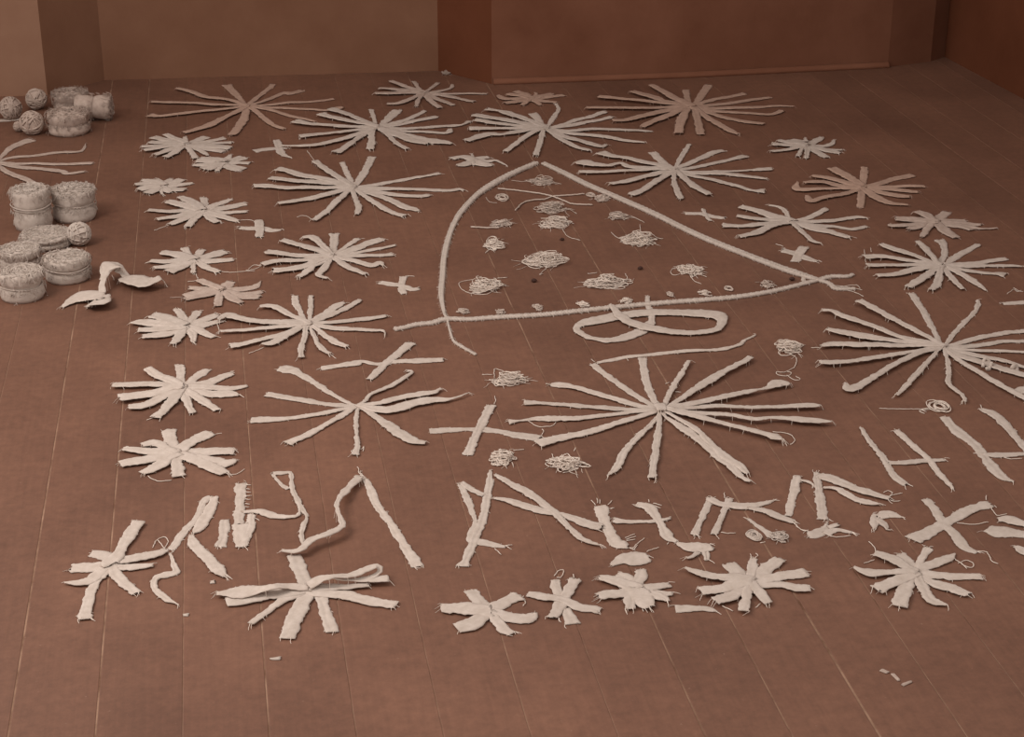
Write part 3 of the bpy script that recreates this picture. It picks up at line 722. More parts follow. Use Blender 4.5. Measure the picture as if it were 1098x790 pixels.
('s',-9,-32,19,-19,-108,23,-22,-195,15),
('s',-20,-30,19,-73,-137,25,-111,-187,21),
('s',-34,-28,25,-98,-95,32,-169,-159,27),
('s',-38,-14,39,-94,-25,36,-161,-52,30,-219,-56,26),
('s',-33,-2,28,-127,14,24,-222,27,28),
('s',-30,4,28,-90,47,26,-155,92,31,-205,93,43),
('s',-26,10,25,-55,75,26,-97,144,34,-119,189,24),
('s',-14,21,18,-6,101,23,-3,191,24),
('t',-197,114,-178,173),
('t',-165,150,-154,183)]),
('cloth_strip','strip','-','cloth','short horizontal strip cut by the right edge of the photo, beside the hook-topped star',2137,4322,[
('s',-51,-52,20,4,-53,29,50,-57,29),
('t',-11,15,23,46,24,28,42,37),
('t',28,58,31,33,42,25)]),
('cloth_star','star','stars','cloth','giant long-rayed star running past the right edge, with a knot on one strip',1781,4004,[
('s',23,10,11,38,94,18,65,244,20,82,374,23),
('s',31,9,11,102,104,18,208,228,16,246,302,11),
('s',31,-4,17,129,39,25,221,64,26,266,63,25,331,66,22),
('s',28,-10,19,138,-2,26,196,8,22,238,1,23,288,-4,21),
('s',27,-13,16,95,-41,18,158,-54,18,207,-69,13,249,-86,13),
('s',26,-17,20,89,-79,25,133,-111,20,168,-155,16,192,-190,16),
('s',23,-23,21,50,-85,29,91,-136,33,145,-206,27,168,-241,22),
('s',18,-35,14,28,-113,20,52,-203,23,70,-278,23,88,-333,21,102,-375,21),
('s',13,-34,12,-21,-142,14,-58,-233,15,-51,-304,15,-60,-337,13),
('s',1,-25,14,-69,-109,16,-157,-216,17,-210,-278,11),
('s',3,-13,23,-70,-46,22,-170,-117,22,-243,-178,23,-310,-226,35,-309,-191,8),
('s',3,-6,17,-63,-28,22,-170,-48,26,-254,-66,23,-330,-62,29),
('s',4,-4,21,-70,8,23,-168,29,34,-255,50,31,-294,43,14),
('s',7,3,24,-84,41,29,-171,95,40,-241,148,21),
('s',8,6,23,-62,57,25,-122,155,25,-168,226,27,-185,271,20,-209,282,17),
('s',11,12,17,-12,89,23,-49,206,24,-89,325,29),
('g',67,-150,10,84,-116,17,99,-118,25,93,-142,10,71,-164,10),
('g',135,-171,14,149,-164,28,146,-177,9),
('t',-292,50,-318,52)]),
('cloth_scrap','scrap','-','cloth','triangular scrap cut by the right edge, below the giant right-hand star',1890,3709,[
('s',-22,-7,13,-3,2,37,22,7,59)]),
('yarn_bundle','yarn','yarns','cloth','tight wad of pale yarn with a curling tail, left of the giant right star',1365,3964,[
('T',39,100,33,43,17,70),
('t',30,59,40,37,17,-20,-20,-48,-36,-41,-40,-60,-20,-73,-2,-56,-11,-45),
('t',-18,-68,-8,-99,7,-97,3,-77)]),
('yarn_bundle','yarn','yarns','cloth','ring-shaped loop of yarn with a straight tail, at the top of the wide H-like letter',1578,3648,[
('R',73,5,23,30,12,16),
('t',49,5,25,2,-23,10,-72,22),
('t',46,-4,17,-8,26,-23),
('t',55,8,26,-3,33,-15)]),
('letter_strips','letter','letters','cloth','three strips laid as a slanted letter H at the right',1483,3406,[
('s',-58,164,11,-63,88,15,-62,-1,17,-69,-79,21,-58,-126,21),
('s',20,138,21,27,65,19,35,-9,17,34,-96,18,35,-164,9),
('s',-57,-18,22,-11,-23,21,33,-23,20,70,-25,14),
('t',-56,-121,-47,-136)]),
('letter_strips','letter','letters','cloth','wide slanted strips laid as a second H-like letter, running out of the right edge',1701,3452,[
('s',-58,142,24,-59,73,32,-46,-5,29,-51,-77,26,-54,-163,31,-38,-197,9),
('s',-47,-60,16,-13,-68,27,40,-72,17,67,-74,17),
('s',47,169,15,62,140,35,66,78,26,63,10,24,61,-64,26,58,-143,25),
('t',48,176,54,198),
('t',-9,-78,4,-90,29,-93),
('t',-68,-48,-58,-52)]),
('crossed_strips','crossed strips','crosses','cloth','big X of two wide torn strips at the lower right',1464,3062,[
('s',-23,143,25,-20,103,21,-26,40,24,-22,-11,25,-23,-65,30,-6,-92,11),
('s',-115,-20,38,-59,14,33,-4,49,30,61,89,33,105,102,32),
('t',-1,-87,14,-96,10,-130,18,-143),
('t',3,34,33,22,69,26),
('t',105,121,114,142)]),
('cloth_strip','strip','-','cloth','folded wide strip cut by the right edge, beside the big X',1576,3084,[
('s',-52,-23,36,-39,-37,53,-18,-46,47,6,-56,38,39,-66,37),
('s',-18,11,22,5,5,39,24,-15,31,51,-39,32),
('t',-10,66,-12,31,11,34)]),
('cloth_scrap','scrap','-','cloth','small scrap at the right edge below the folded strip',1556,2960,[
('s',-8,19,15,-4,1,29,8,-19,27)]),
('cloth_star','star','stars','cloth','wide-stripped star under the big X, lowest at the right',1310,2914,[
('s',-2,8,30,-7,47,32,-15,74,39),
('s',5,19,16,34,59,20,57,91,20),
('s',12,12,29,48,28,29,81,42,21,101,58,3),
('s',6,-12,31,53,-26,29,113,-39,25),
('s',0,-27,22,21,-58,31,44,-80,29,62,-104,22),
('s',-11,-22,28,-16,-76,28,-17,-111,33,5,-135,6),
('s',-36,-36,28,-62,-80,33,-86,-120,30),
('s',-21,-14,28,-60,-32,32,-108,-57,36),
('s',-22,-1,24,-60,2,24,-103,9,28,-123,31,8),
('s',-18,11,26,-36,49,32,-60,75,30),
('t',-57,86,-51,112,-54,135),
('t',-69,63,-95,51),
('t',92,45,101,9,114,0,123,15,112,29,92,20),
('t',99,22,102,-4)]),
('cloth_scrap','scrap','-','cloth','small knotted leaf-like scrap between the letter strips and the lowest right star',1324,3124,[
('s',-15,34,14,-28,4,21,-38,-25,13),
('s',-12,23,24,10,36,36,24,27,24,38,14,5),
('s',-17,9,20,-11,-12,17,-14,-33,7,-7,-37,4)]),
('letter_strips','letter','letters','cloth','three strips laid as an arched letter M right of the arrow-shaped strips',1264,3263,[
('s',-65,89,21,-91,30,21,-119,-32,20,-139,-78,18),
('s',-16,104,14,-31,50,19,-48,-22,22,-70,-104,25),
('s',-13,92,30,12,61,31,40,19,27,65,-11,28,100,-43,18),
('s',-24,30,9,2,20,17,16,-10,21,34,-39,24,50,-53,24,68,-63,7),
('s',-61,73,9,-48,64,10,-42,48,7),
('t',100,-33,118,-22,138,-21),
('t',92,-36,107,-53,121,-52),
('t',98,-11,111,-4,118,-14,105,-30)]),
('cloth_scrap','scrap','-','cloth','tangled scrap at the foot of the M-like letter, where floorboards meet',1180,3116,[
('s',-36,-14,32,-17,-14,35,4,3,22,15,22,8),
('s',-1,-20,23,26,-7,19,53,-25,9),
('s',15,5,15,36,12,14),
('t',4,-32,22,-38,47,-36),
('t',-33,-2,-47,7,-54,39)]),
('letter_strips','letter','letters','cloth','strips laid as a tilted letter F pointing to the right, above the small rolled tapes',1027,3213,[
('s',-45,78,16,-71,21,17,-97,-31,16,-120,-75,17),
('s',-47,71,20,-29,43,23,-4,32,31,19,28,28,51,30,22,88,44,8),
('s',-5,64,17,-30,14,16,-53,-31,16,-80,-81,17),
('s',26,16,14,54,-3,22,76,-35,25,98,-56,17),
('t',-63,-75,-50,-81,-33,-82),
('t',100,-51,106,-90,121,-96),
('t',-12,71,-8,96)]),
('rolled_tape','tape','-','cloth','little rolled tape ring joined to a lumpy roll, below the F-like letter',1053,3134,[
('R',-24,-21,13,19,6,26),
('T',25,-36,18,20,9,50),
('s',-15,51,8,-5,22,11,7,-8,19,10,-29,22),
('t',-20,-52,-10,-52)]),
('cloth_scrap','scrap','-','cloth','crumpled scrap at the lower right foot of the ragged fringed letter H',896,3069,[
('s',-33,38,12,-16,21,32,8,13,42,33,11,26),
('s',13,9,18,13,-17,13,9,-39,9),
('s',-1,-8,14,-19,-25,11,-29,-29,9)]),
('letter_strips','letter','letters','cloth','fringed strips laid as a ragged letter H near the bottom centre',801,3215,[
('s',-60,77,31,-65,14,29,-65,-48,30,-61,-89,34,-43,-95,39),
('s',-47,9,27,-11,-2,16,35,-8,15,73,-2,9),
('s',21,70,21,42,49,30,47,-12,20,49,-74,26,62,-101,12),
('t',-70,84,-74,108),
('t',-64,90,-60,115),
('t',-44,80,-31,99),
('t',-59,89,-55,107),
('t',-39,-67,-16,-54),
('t',-39,-74,-16,-64),
('t',-39,-80,-19,-77),
('t',-40,65,-33,65),
('t',-34,-114,-17,-91,0,-74),
('t',47,79,48,90),
('t',52,64,65,47),
('t',54,71,70,59),
('t',45,-101,40,-107)]),
('cloth_scrap','scrap','-','cloth','oval frayed wad just behind the solid bushy star at the bottom',765,3079,[
('s',-55,-36,12,-30,-21,34,-4,-19,52,26,-17,37),
('t',28,4,43,13,56,18),
('t',1,15,15,36)]),
('letter_strips','letter','letters','cloth','folded strips laid as a tall letter A near the bottom centre',568,3294,[
('s',-110,147,15,-105,73,18,-102,0,12,-103,-34,13,-116,-73,20,-117,-104,28,-87,-125,24,-58,-143,10),
('s',-35,204,8,-46,144,19,-65,66,21,-88,-23,21,-116,-100,23,-138,-163,21,-154,-205,27),
('s',-105,154,15,-88,118,18,-68,88,16),
('s',-47,69,8,-19,55,20,13,24,28,49,-7,32,82,-27,19,107,-52,26,129,-76,34,153,-98,27),
('s',-28,180,10,-2,133,22,25,88,23,47,40,20,70,-18,22,83,-72,17,99,-129,20,116,-156,13,133,-172,7),
('t',-81,-147,-71,-172),
('t',-57,-138,-43,-139)]),
('letter_strips','letter','letters','cloth','peaked shape of one straight slanting strip and one bent strip raised off the floor',190,3334,[
('s',54,200,8,68,141,19,77,51,20,97,-45,22,118,-150,23,132,-230,29),
('q',51,170,23,6,22,110,22,12,-3,48,15,20,-11,2,11,22,-7,-43,12,20,-7,-74,17,18,-43,-105,23,20,-70,-117,18,18,-94,-145,19,14,-110,-145,19,8,-132,-139,10,8),
('t',53,195,52,230)]),
('letter_strips','letter','letters','cloth','looped ribbon laid like a letter Y with a small triangular loop on top',49,3395,[
('s',5,163,9,17,116,10,34,90,13),
('s',6,169,18,26,168,18,43,161,12,42,108,12,47,47,14,57,-12,13,66,-42,8,58,-83,13,51,-129,14,52,-170,6),
('s',-66,-6,11,-32,-8,23,0,-33,24,29,-43,14,48,-39,12,54,-8,7)]),
('folded_strip','strip','-','cloth','upright strip folded back on itself, fringed on its right edge, left of the loop-topped ribbon',-12,3382,[
('s',-7,143,29,-10,73,24,-14,8,25,-17,-61,26,-17,-115,27),
('s',12,-7,17,6,-65,24,-9,-136,20),
('s',-10,-48,42,-11,-103,38,-12,-142,22),
('t',4,135,15,132),
('t',3,117,13,113),
('t',1,102,13,98),
('t',1,84,14,83),
('t',1,69,12,64),
('t',0,48,10,42),
('t',0,33,8,30),
('t',-27,14,-22,12),
('t',17,-19,28,-35),
('t',15,-33,21,-44)]),
('cloth_scrap','scrap','-','cloth','small pinched scrap just left of the folded fringed strip',-63,3305,[
('s',5,56,24,5,21,27,2,-13,21,-5,-55,34)]),
('letter_strips','letter','letters','cloth','split strips laid like a letter R at the lower left',-129,3251,[
('s',45,224,21,31,208,19,12,129,16,-11,77,21,-39,4,20),
('s',52,217,19,38,149,26,19,87,28,6,62,9),
('s',-41,-18,7,-32,-64,12,-28,-93,16,-49,-101,25,-68,-112,18,-69,-150,14,-48,-192,18,-23,-223,4),
('s',2,51,13,10,4,29,33,-45,30,54,-100,31,69,-128,11)]),
('cloth_star','star','stars','cloth','lowest left star of wide strips with one strip reaching the R-like letter',-274,3191,[
('s',-16,47,33,-35,65,38,-55,72,28),
('s',-29,13,41,-68,15,37,-91,16,44),
('s',-24,-17,23,-45,-70,22,-54,-184,28),
('s',-3,-21,25,19,-67,29,41,-105,26),
('s',10,-1,25,39,-2,25,69,0,15),
('s',-15,18,28,-38,-22,29,-58,-47,28,-100,-44,6),
('s',-8,24,30,38,35,33,77,43,29,97,55,14),
('s',-15,18,34,-2,45,31,14,110,29,37,184,30),
('t',69,76,76,105,90,118,100,101,94,72,84,66),
('t',79,105,91,72)]),
('cloth_star','star','stars','cloth','large broad-stripped star at the bottom left with looped folded strips on top',93,3029,[
('s',-14,155,31,-5,101,32,5,39,31),
('s',28,-11,24,36,-83,25,42,-145,29),
('s',2,-7,37,-22,-79,34,-43,-155,33),
('s',19,-3,29,71,-15,31,118,-46,33,169,-70,30),
('s',-11,2,25,-45,-18,23,-73,-52,19,-110,-96,16),
('s',-11,8,33,-67,8,39,-110,-4,38,-150,-7,39),
('q',3,16,25,6,-33,18,30,14,-59,8,24,30,-92,15,34,14,-126,18,43,6,-169,22,13,4),
('s',23,16,33,73,11,26,123,9,16),
('q',10,18,28,8,31,23,31,22,55,20,16,34,92,28,20,26,120,38,23,30,146,44,18,36,150,37,11,20,133,27,16,10),
('q',55,22,7,30,64,18,6,22,91,24,12,8,131,22,24,6,165,19,26,6)]),
('cloth_star','star','stars','cloth','six-rayed star of short wide frayed strips, bottom centre left',438,2906,[
('s',-5,17,32,-14,54,32,-22,85,30),
('s',13,14,37,41,33,39,68,46,43),
('s',13,-9,37,45,-32,38,72,-36,34,86,-22,12),
('s',7,-26,21,18,-67,26,30,-86,21),
('s',-6,-12,35,-40,-40,40,-68,-50,33),
('s',-4,-1,45,-44,15,43,-87,25,34),
('t',70,45,76,26,69,9)]),
('cloth_star','star','stars','cloth','small asterisk of narrow crossing strips with a thread loop on top, bottom centre',585,2939,[
('s',3,-48,16,4,-83,25,4,-100,31),
('s',1,60,22,-3,24,22,-3,-12,19),
('s',-61,19,22,-35,2,26,2,-15,25,33,-47,29,62,-63,28),
('s',41,56,28,3,-13,27,-30,-77,29),
('t',3,80,13,97,24,99,23,86,13,72,7,74),
('t',40,65,42,80)]),
('cloth_star','star','stars','cloth','solid bushy star with a filled middle, right of the small asterisk at the bottom',731,2935,[
('s',-3,10,41,-6,53,43,-15,67,25),
('s',7,14,29,26,54,25,33,78,22),
('s',8,2,40,40,6,30,73,12,19),
('s',5,-10,41,40,-21,30,71,-23,15),
('s',20,-12,33,48,-38,23,54,-50,9),
('s',3,-3,47,9,-46,45,16,-68,28),
('s',0,-3,41,-17,-42,31,-23,-64,21),
('s',-7,-8,40,-51,-9,32,-74,-14,24),
('s',-3,10,43,-39,46,28,-58,56,20),
('t',3,-63,1,-77)]),
('cloth_star','star','stars','cloth','pale star of wide strips, lowest row, right of the solid bushy star',969,2932,[
('s',-12,5,31,-18,50,34,-24,76,33),
('s',4,15,22,19,56,21,30,86,19),
('s',16,13,31,48,45,33,82,71,26),
('s',19,0,33,67,11,32,117,15,35),
('s',10,-17,24,59,-25,24,79,-41,27,103,-47,22),
('s',-1,-21,23,4,-58,26,8,-88,22),
('s',-11,-13,21,-32,-70,22,-48,-108,23),
('s',-17,-12,31,-61,-53,34,-92,-66,32),
('s',-15,-7,37,-74,-24,32,-111,-27,34),
('s',-15,6,37,-56,19,27,-87,36,23,-117,66,9),
('t',27,89,30,108),
('t',34,88,44,102,41,106),
('t',-6,-81,-20,-96)]),
('cloth_strip','strip','-','cloth','short flat strip in the lowest row, right of the solid bushy star',852,2845,[
('s',-52,14,29,-22,9,25,4,1,21,19,-10,8),
('t',36,7,51,-13)]),
('yarn_tangle','yarn','yarns','mid','small dim yarn tangle just inside the apex of the cord outline',1008,5563,[
('T',15,-2,34,40,17,40),
('t',-12,23,-45,15,-79,34),
('t',47,-4,78,-35)]),
('yarn_tangle','yarn','yarns','mid','snail-like yarn coil near the left curve, inside the outline',843,5400,[
('R',26,20,18,29,9,18),
('t',0,-31,-21,-19,-26,31)]),
('yarn_strands','yarn','yarns','mid','two long crossing yarn strands in the upper part of the outline',1005,5397,[
('y',-136,115,19,-51,68,19,17,15,18,56,-49,16,75,-84,17,137,-103,13),
('y',-116,-116,7,-69,-36,14,-5,-22,18,31,4,18,72,6,16,135,12,13)]),
('yarn_tangle','yarn','yarns','mid','arched loose yarn tangle below the two crossing strands',1030,5249,[
('T',-27,23,50,38,25,50),
('t',-12,4,23,30,46,-29),
('t',-47,-21,-9,19,30,13)]),
('yarn_tangle','yarn','yarns','mid','pair of small yarn coils touching the straight right cord',1170,5376,[
('R',-11,21,13,21,7,14),
('T',11,-22,23,36,11,45)]),
('yarn_tangle','yarn','yarns','mid','small flat yarn tangle lying on a single straight strand, left inside the outline',798,5162,[
('T',29,-3,32,20,16,35),
('y',-71,-18,18,-29,-32,16,14,-39,13),
('t',49,27,71,41),
('t',49,-3,50,-41)]),
('yarn_tangle','yarn','yarns','cloth','bushy yarn tangle with a trailing thread, just behind a dark pellet',1019,5065,[
('T',-29,70,45,44,22,80),
('t',-16,23,-13,-51,17,-92),
('t',15,93,29,60)]),
('yarn_tangle','yarn','yarns','cloth','compact lumpy yarn tangle at the left inside the outline',753,4940,[
('T',18,33,29,47,15,80),
('t',-5,-10,-18,-33,13,14)]),
('yarn_tangle','yarn','yarns','cloth','broad yarn tangle in the very middle of the outline',865,4758,[
('T',33,48,53,56,26,100),
('t',-33,55,-16,19,17,27),
('t',30,-2,-2,-55,8,-50)]),
('yarn_tangle','yarn','yarns','mid','small stretched yarn wisp near the straight right cord',1231,5142,[
('T',-37,24,30,24,15,35),
('t',-18,39,9,27,36,-39),
('t',-9,14,15,10,28,-22)]),
('yarn_tangle','yarn','yarns','cloth','bright spiky yarn tangle right of the middle of the outline',1216,5011,[
('T',-7,-72,45,50,23,90),
('t',-53,-53,-66,-22,-72,16),
('t',49,-12,57,-57,72,-66),
('t',22,22,32,73)]),
('yarn_tangle','yarn','yarns','cloth','oblong yarn skein with a rounded right end above the lower cord',1054,4620,[
('T',-19,-26,56,29,28,90),
('t',-37,-49,8,-69,28,-60,14,-45,-23,-45),
('t',53,50,51,12,32,-23,-7,-16),
('t',-53,68,-25,70)]),
('yarn_tangle','yarn','yarns','cloth','ragged yarn tangle with a loop on its left, right part of the outline',1286,4623,[
('T',15,38,31,49,15,70),
('t',-1,57,-30,68,-47,32,-40,11,-7,32),
('t',24,26,35,-1,47,-16),
('t',1,-8,4,-47,17,-68)]),
('yarn_tangle','yarn','yarns','cloth','fan-shaped yarn tangle with a pointed loop on its left, lower left inside the outline',695,4634,[
('T',-2,-5,44,42,22,90),
('t',-28,59,-66,46,-72,3,-52,-43,-10,-62,16,-36),
('t',44,59,72,61),
('t',30,-1,59,-4)]),
('yarn_knot','knot','knots','mid','dim curled yarn knot, first from the left along the lower cord',606,4454,[
('T',0,0,15,24,8,16)]),
('yarn_knot','knot','knots','mid','tiny yarn knot, second from the left along the lower cord',707,4437,[
('T',0,0,12,19,6,14)]),
('yarn_knot','knot','knots','mid','tiny upright yarn knot, third from the left along the lower cord',811,4450,[
('T',0,0,13,21,6,16)]),
('yarn_knot','knot','knots','cloth','pale yarn knot under the left end of the oblong skein',940,4451,[
('T',0,0,14,23,7,24)]),
('yarn_knot','knot','knots','cloth','pale yarn knot under the right end of the oblong skein',1062,4457,[
('T',0,0,15,23,7,24)]),
('yarn_knot','knot','knots','mid','tiny yarn knot right of the short tape end poking through the cord',1195,4486,[
('T',0,0,11,18,6,16)]),
('yarn_knot','knot','knots','cloth','pale yarn knot below the ragged looped tangle',1292,4480,[
('T',0,0,15,24,7,24)]),
('yarn_knot','knot','knots','mid','ring-like yarn knot, second from the right along the lower cord',1369,4503,[
('R',0,0,11,17,5,12)]),
('yarn_knot','knot','knots','mid','arched yarn knot nearest the right-hand corner of the outline',1485,4515,[
('T',0,0,21,32,11,24)]),
('dark_pellet','pellet','pellets','dark','small dark pellet below the bushy tangle with the trailing thread',983,4984,[
('B',0,0,9)]),
('dark_pellet','pellet','pellets','dark','small dark pellet at the foot of the broad middle tangle',837,4650,[
('B',0,0,11)]),
('dark_pellet','pellet','pellets','dark','small dark pellet on the floor seam under the bright spiky tangle',1159,4700,[
('B',0,0,10)]),
('dark_pellet','pellet','pellets','dark','small dark lump in the right-hand corner of the cord outline',1566,4541,[
('B',0,0,11)]),
('cloth_star','star','stars','mid','twisted-stripped star cut by the left edge, between the two groups of cloth rolls',-692,6088,[
('s',-99,-2,15,-74,126,26,-39,218,41,0,267,50),
('s',-99,-2,20,-57,47,23,16,58,25,94,83,26,179,84,20,196,178,4),
('s',-99,-2,20,-29,-28,25,24,-37,25,130,-62,25,230,-68,25),
('s',-99,-6,25,-15,-71,31,55,-104,30,136,-150,30,152,-174,25,208,-162,17),
('s',-97,-20,16,-40,-139,26,12,-209,30,53,-276,26),
('s',-100,8,24,-153,63,31,-225,56,31),
('s',-99,-2,28,-155,-66,30,-229,-89,30),
('s',-101,17,11,-130,155,15,-159,277,15)]),
('cloth_strip','strip','-','cloth','bright strip end lying at the left edge among the far cloth rolls',-808,6639,[
('s',-53,-7,36,-8,-6,36,20,-6,36,52,6,33)]),
('torn_rag','rag','-','cloth','crumpled torn rag folded into an arch, lying right of the near cloth rolls',-339,4771,[
('q',-136,-108,12,3,-109,-67,44,6,-71,-53,102,12,-37,-70,71,14,-20,-75,24,8),
('q',-69,-116,17,4,-47,-121,70,16,-25,-128,48,22,-16,-62,23,12),
('q',-35,16,12,30,-22,46,27,44,-5,78,69,50,15,88,37,38),
('q',-30,-43,21,10,-32,-13,19,22,-27,17,20,34,-18,64,47,44,2,87,70,44,19,81,36,26,33,67,27,14),
('q',27,61,50,14,59,26,90,18,89,8,97,16,111,6,44,20,129,11,35,24,136,12,8,14),
('t',-12,128,-4,88),
('t',-67,-73,-69,-126),
('t',-54,-75,-57,-116),
('t',-38,-66,-32,-97)]),
('cloth_scrap','scrap','-','mid','small pale wad leaning at the foot of the back wall by the dark niche corner',900,7057,[
('T',0,0,19,31,10,30)]),
('cloth_scrap','scrap','-','cloth','tiny white crumb of cloth under the slanting foot of the R-like letter',-85,3107,[
('s',-4,0,11,4,0,17)]),
('cloth_scrap','scrap','-','cloth','tiny white crumb of cloth below the zigzag strip of the R-like letter',-137,2991,[
('s',-5,0,7,4,0,12)]),
('cloth_scrap','scrap','-','cloth','thin white crumb of cloth in front of the large broad-stripped bottom left star',25,2809,[
('s',-9,1,6,9,0,11)]),
('cloth_scrap','scrap','flakes','mid','pale flake near the bottom right corner, farthest back of three',1118,2585,[
('s',-3,5,11,3,-4,11)]),
('cloth_scrap','scrap','flakes','mid','pale slanting flake near the bottom right corner, middle one of three',1131,2564,[
('s',-2,11,8,2,-11,8)]),
('cloth_scrap','scrap','flakes','mid','pale flake near the bottom right corner, frontmost and rightmost of three',1143,2541,[
('s',-9,-3,8,10,4,8)]),
]
def chunk(v, k): return [tuple(c/1000 for c in v[i:i+k]) for i in range(0, len(v), k)]
for di, (name, cat, grp, mt, label, ox, oy, items) in enumerate(DATA):
    R.seed(100+di)
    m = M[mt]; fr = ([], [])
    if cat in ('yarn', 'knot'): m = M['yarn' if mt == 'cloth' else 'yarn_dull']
    if mt == 'dark':
        v = items[0][1:]; r = v[2]*.0007; V = []; F = []; nu, nv = 12, 7
        for j in range(nv+1):
            f = -math.pi/2+math.pi*j/nv
            for i in range(nu):
                a = 2*math.pi*i/nu; k = 1+.25*noise.noise(Vector((math.cos(a)*1.6+di, math.sin(a)*1.6, f)))
                V.append((math.cos(a)*math.cos(f)*r*k*1.1, math.sin(a)*math.cos(f)*r*k, r*.7+math.sin(f)*r*.7))
        for j in range(nv):
            for i in range(nu): F.append((j*nu+i, j*nu+(i+1) % nu, (j+1)*nu+(i+1) % nu, (j+1)*nu+i))
        o = link(name, V, F, m); o.location = (ox/1000, oy/1000, 0); o['label'] = label; o['category'] = cat; o['group'] = GROUPS[grp]
        continue
    root = empty(name, ox/1000, oy/1000, label, cat, GROUPS.get(grp))
    k = 0
    cen = None
    if cat == 'star':
        st_ = [i[1:3] for i in items if i[0] == 's']; cen = (sum(p[0] for p in st_)/len(st_), sum(p[1] for p in st_)/len(st_))
    for it in items:
        t = it[0]; v = it[1:]
        if t == 's' and cen:
            d = math.hypot(cen[0]-v[0], cen[1]-v[1])
            q = (int(cen[0]+(cen[0]-v[3])*.03), int(cen[1]+(cen[1]-v[4])*.03))
            if d > .4*math.hypot(cen[0]-v[-3], cen[1]-v[-2]): pass
            elif d > 5: v = (*q, v[2])+tuple(v)
            else: v = (*q, v[2])+tuple(v[3:])
        if t in 'sr': strip(chunk(v, 3), root, m, fr, k, ramp=(t == 'r'), seed=di*31+k); k += 1
        elif t == 'q': strip(chunk(v, 4), root, m, fr, k, raised=True, seed=di*31+k); k += 1
        elif t == 'c': braid(chunk(v, 3), root, m, fr)
        elif t == 't': thread(chunk(v, 2), root, M['yarn'] if mt == 'cloth' else m, r=.0010)
        elif t == 'y': thread(chunk(v, 3), root, m, r=.0026, name='yarn_strand')
        elif t == 'g':
            P = resample(chunk(v, 3), .004); V = []; F = []
            tube([(p[0], p[1], .006+.006*math.sin(i*.7)) for i, p in enumerate(P)], P[0][2]*.45, V, F, 6); link('strip_knot', V, F, m, root)
        elif t == 'T':
            V, F = tangle_geo(v[0]/1000, v[1]/1000, v[2]/1000, v[3]/1000, v[4]/1000, int(v[5]*1.9)+14); link('yarn_heap', V, F, m, root)
        elif t == 'R':
            V, F = ring_geo(v[0]/1000, v[1]/1000, v[2]/1000, v[3]/1000, v[4]/1000, v[5]); link('yarn_ring', V, F, m, root)
    if fr[0]: link('frayed_threads', fr[0], fr[1], M['yarn'] if mt == 'cloth' else m, root, smooth=False, kind='stuff')

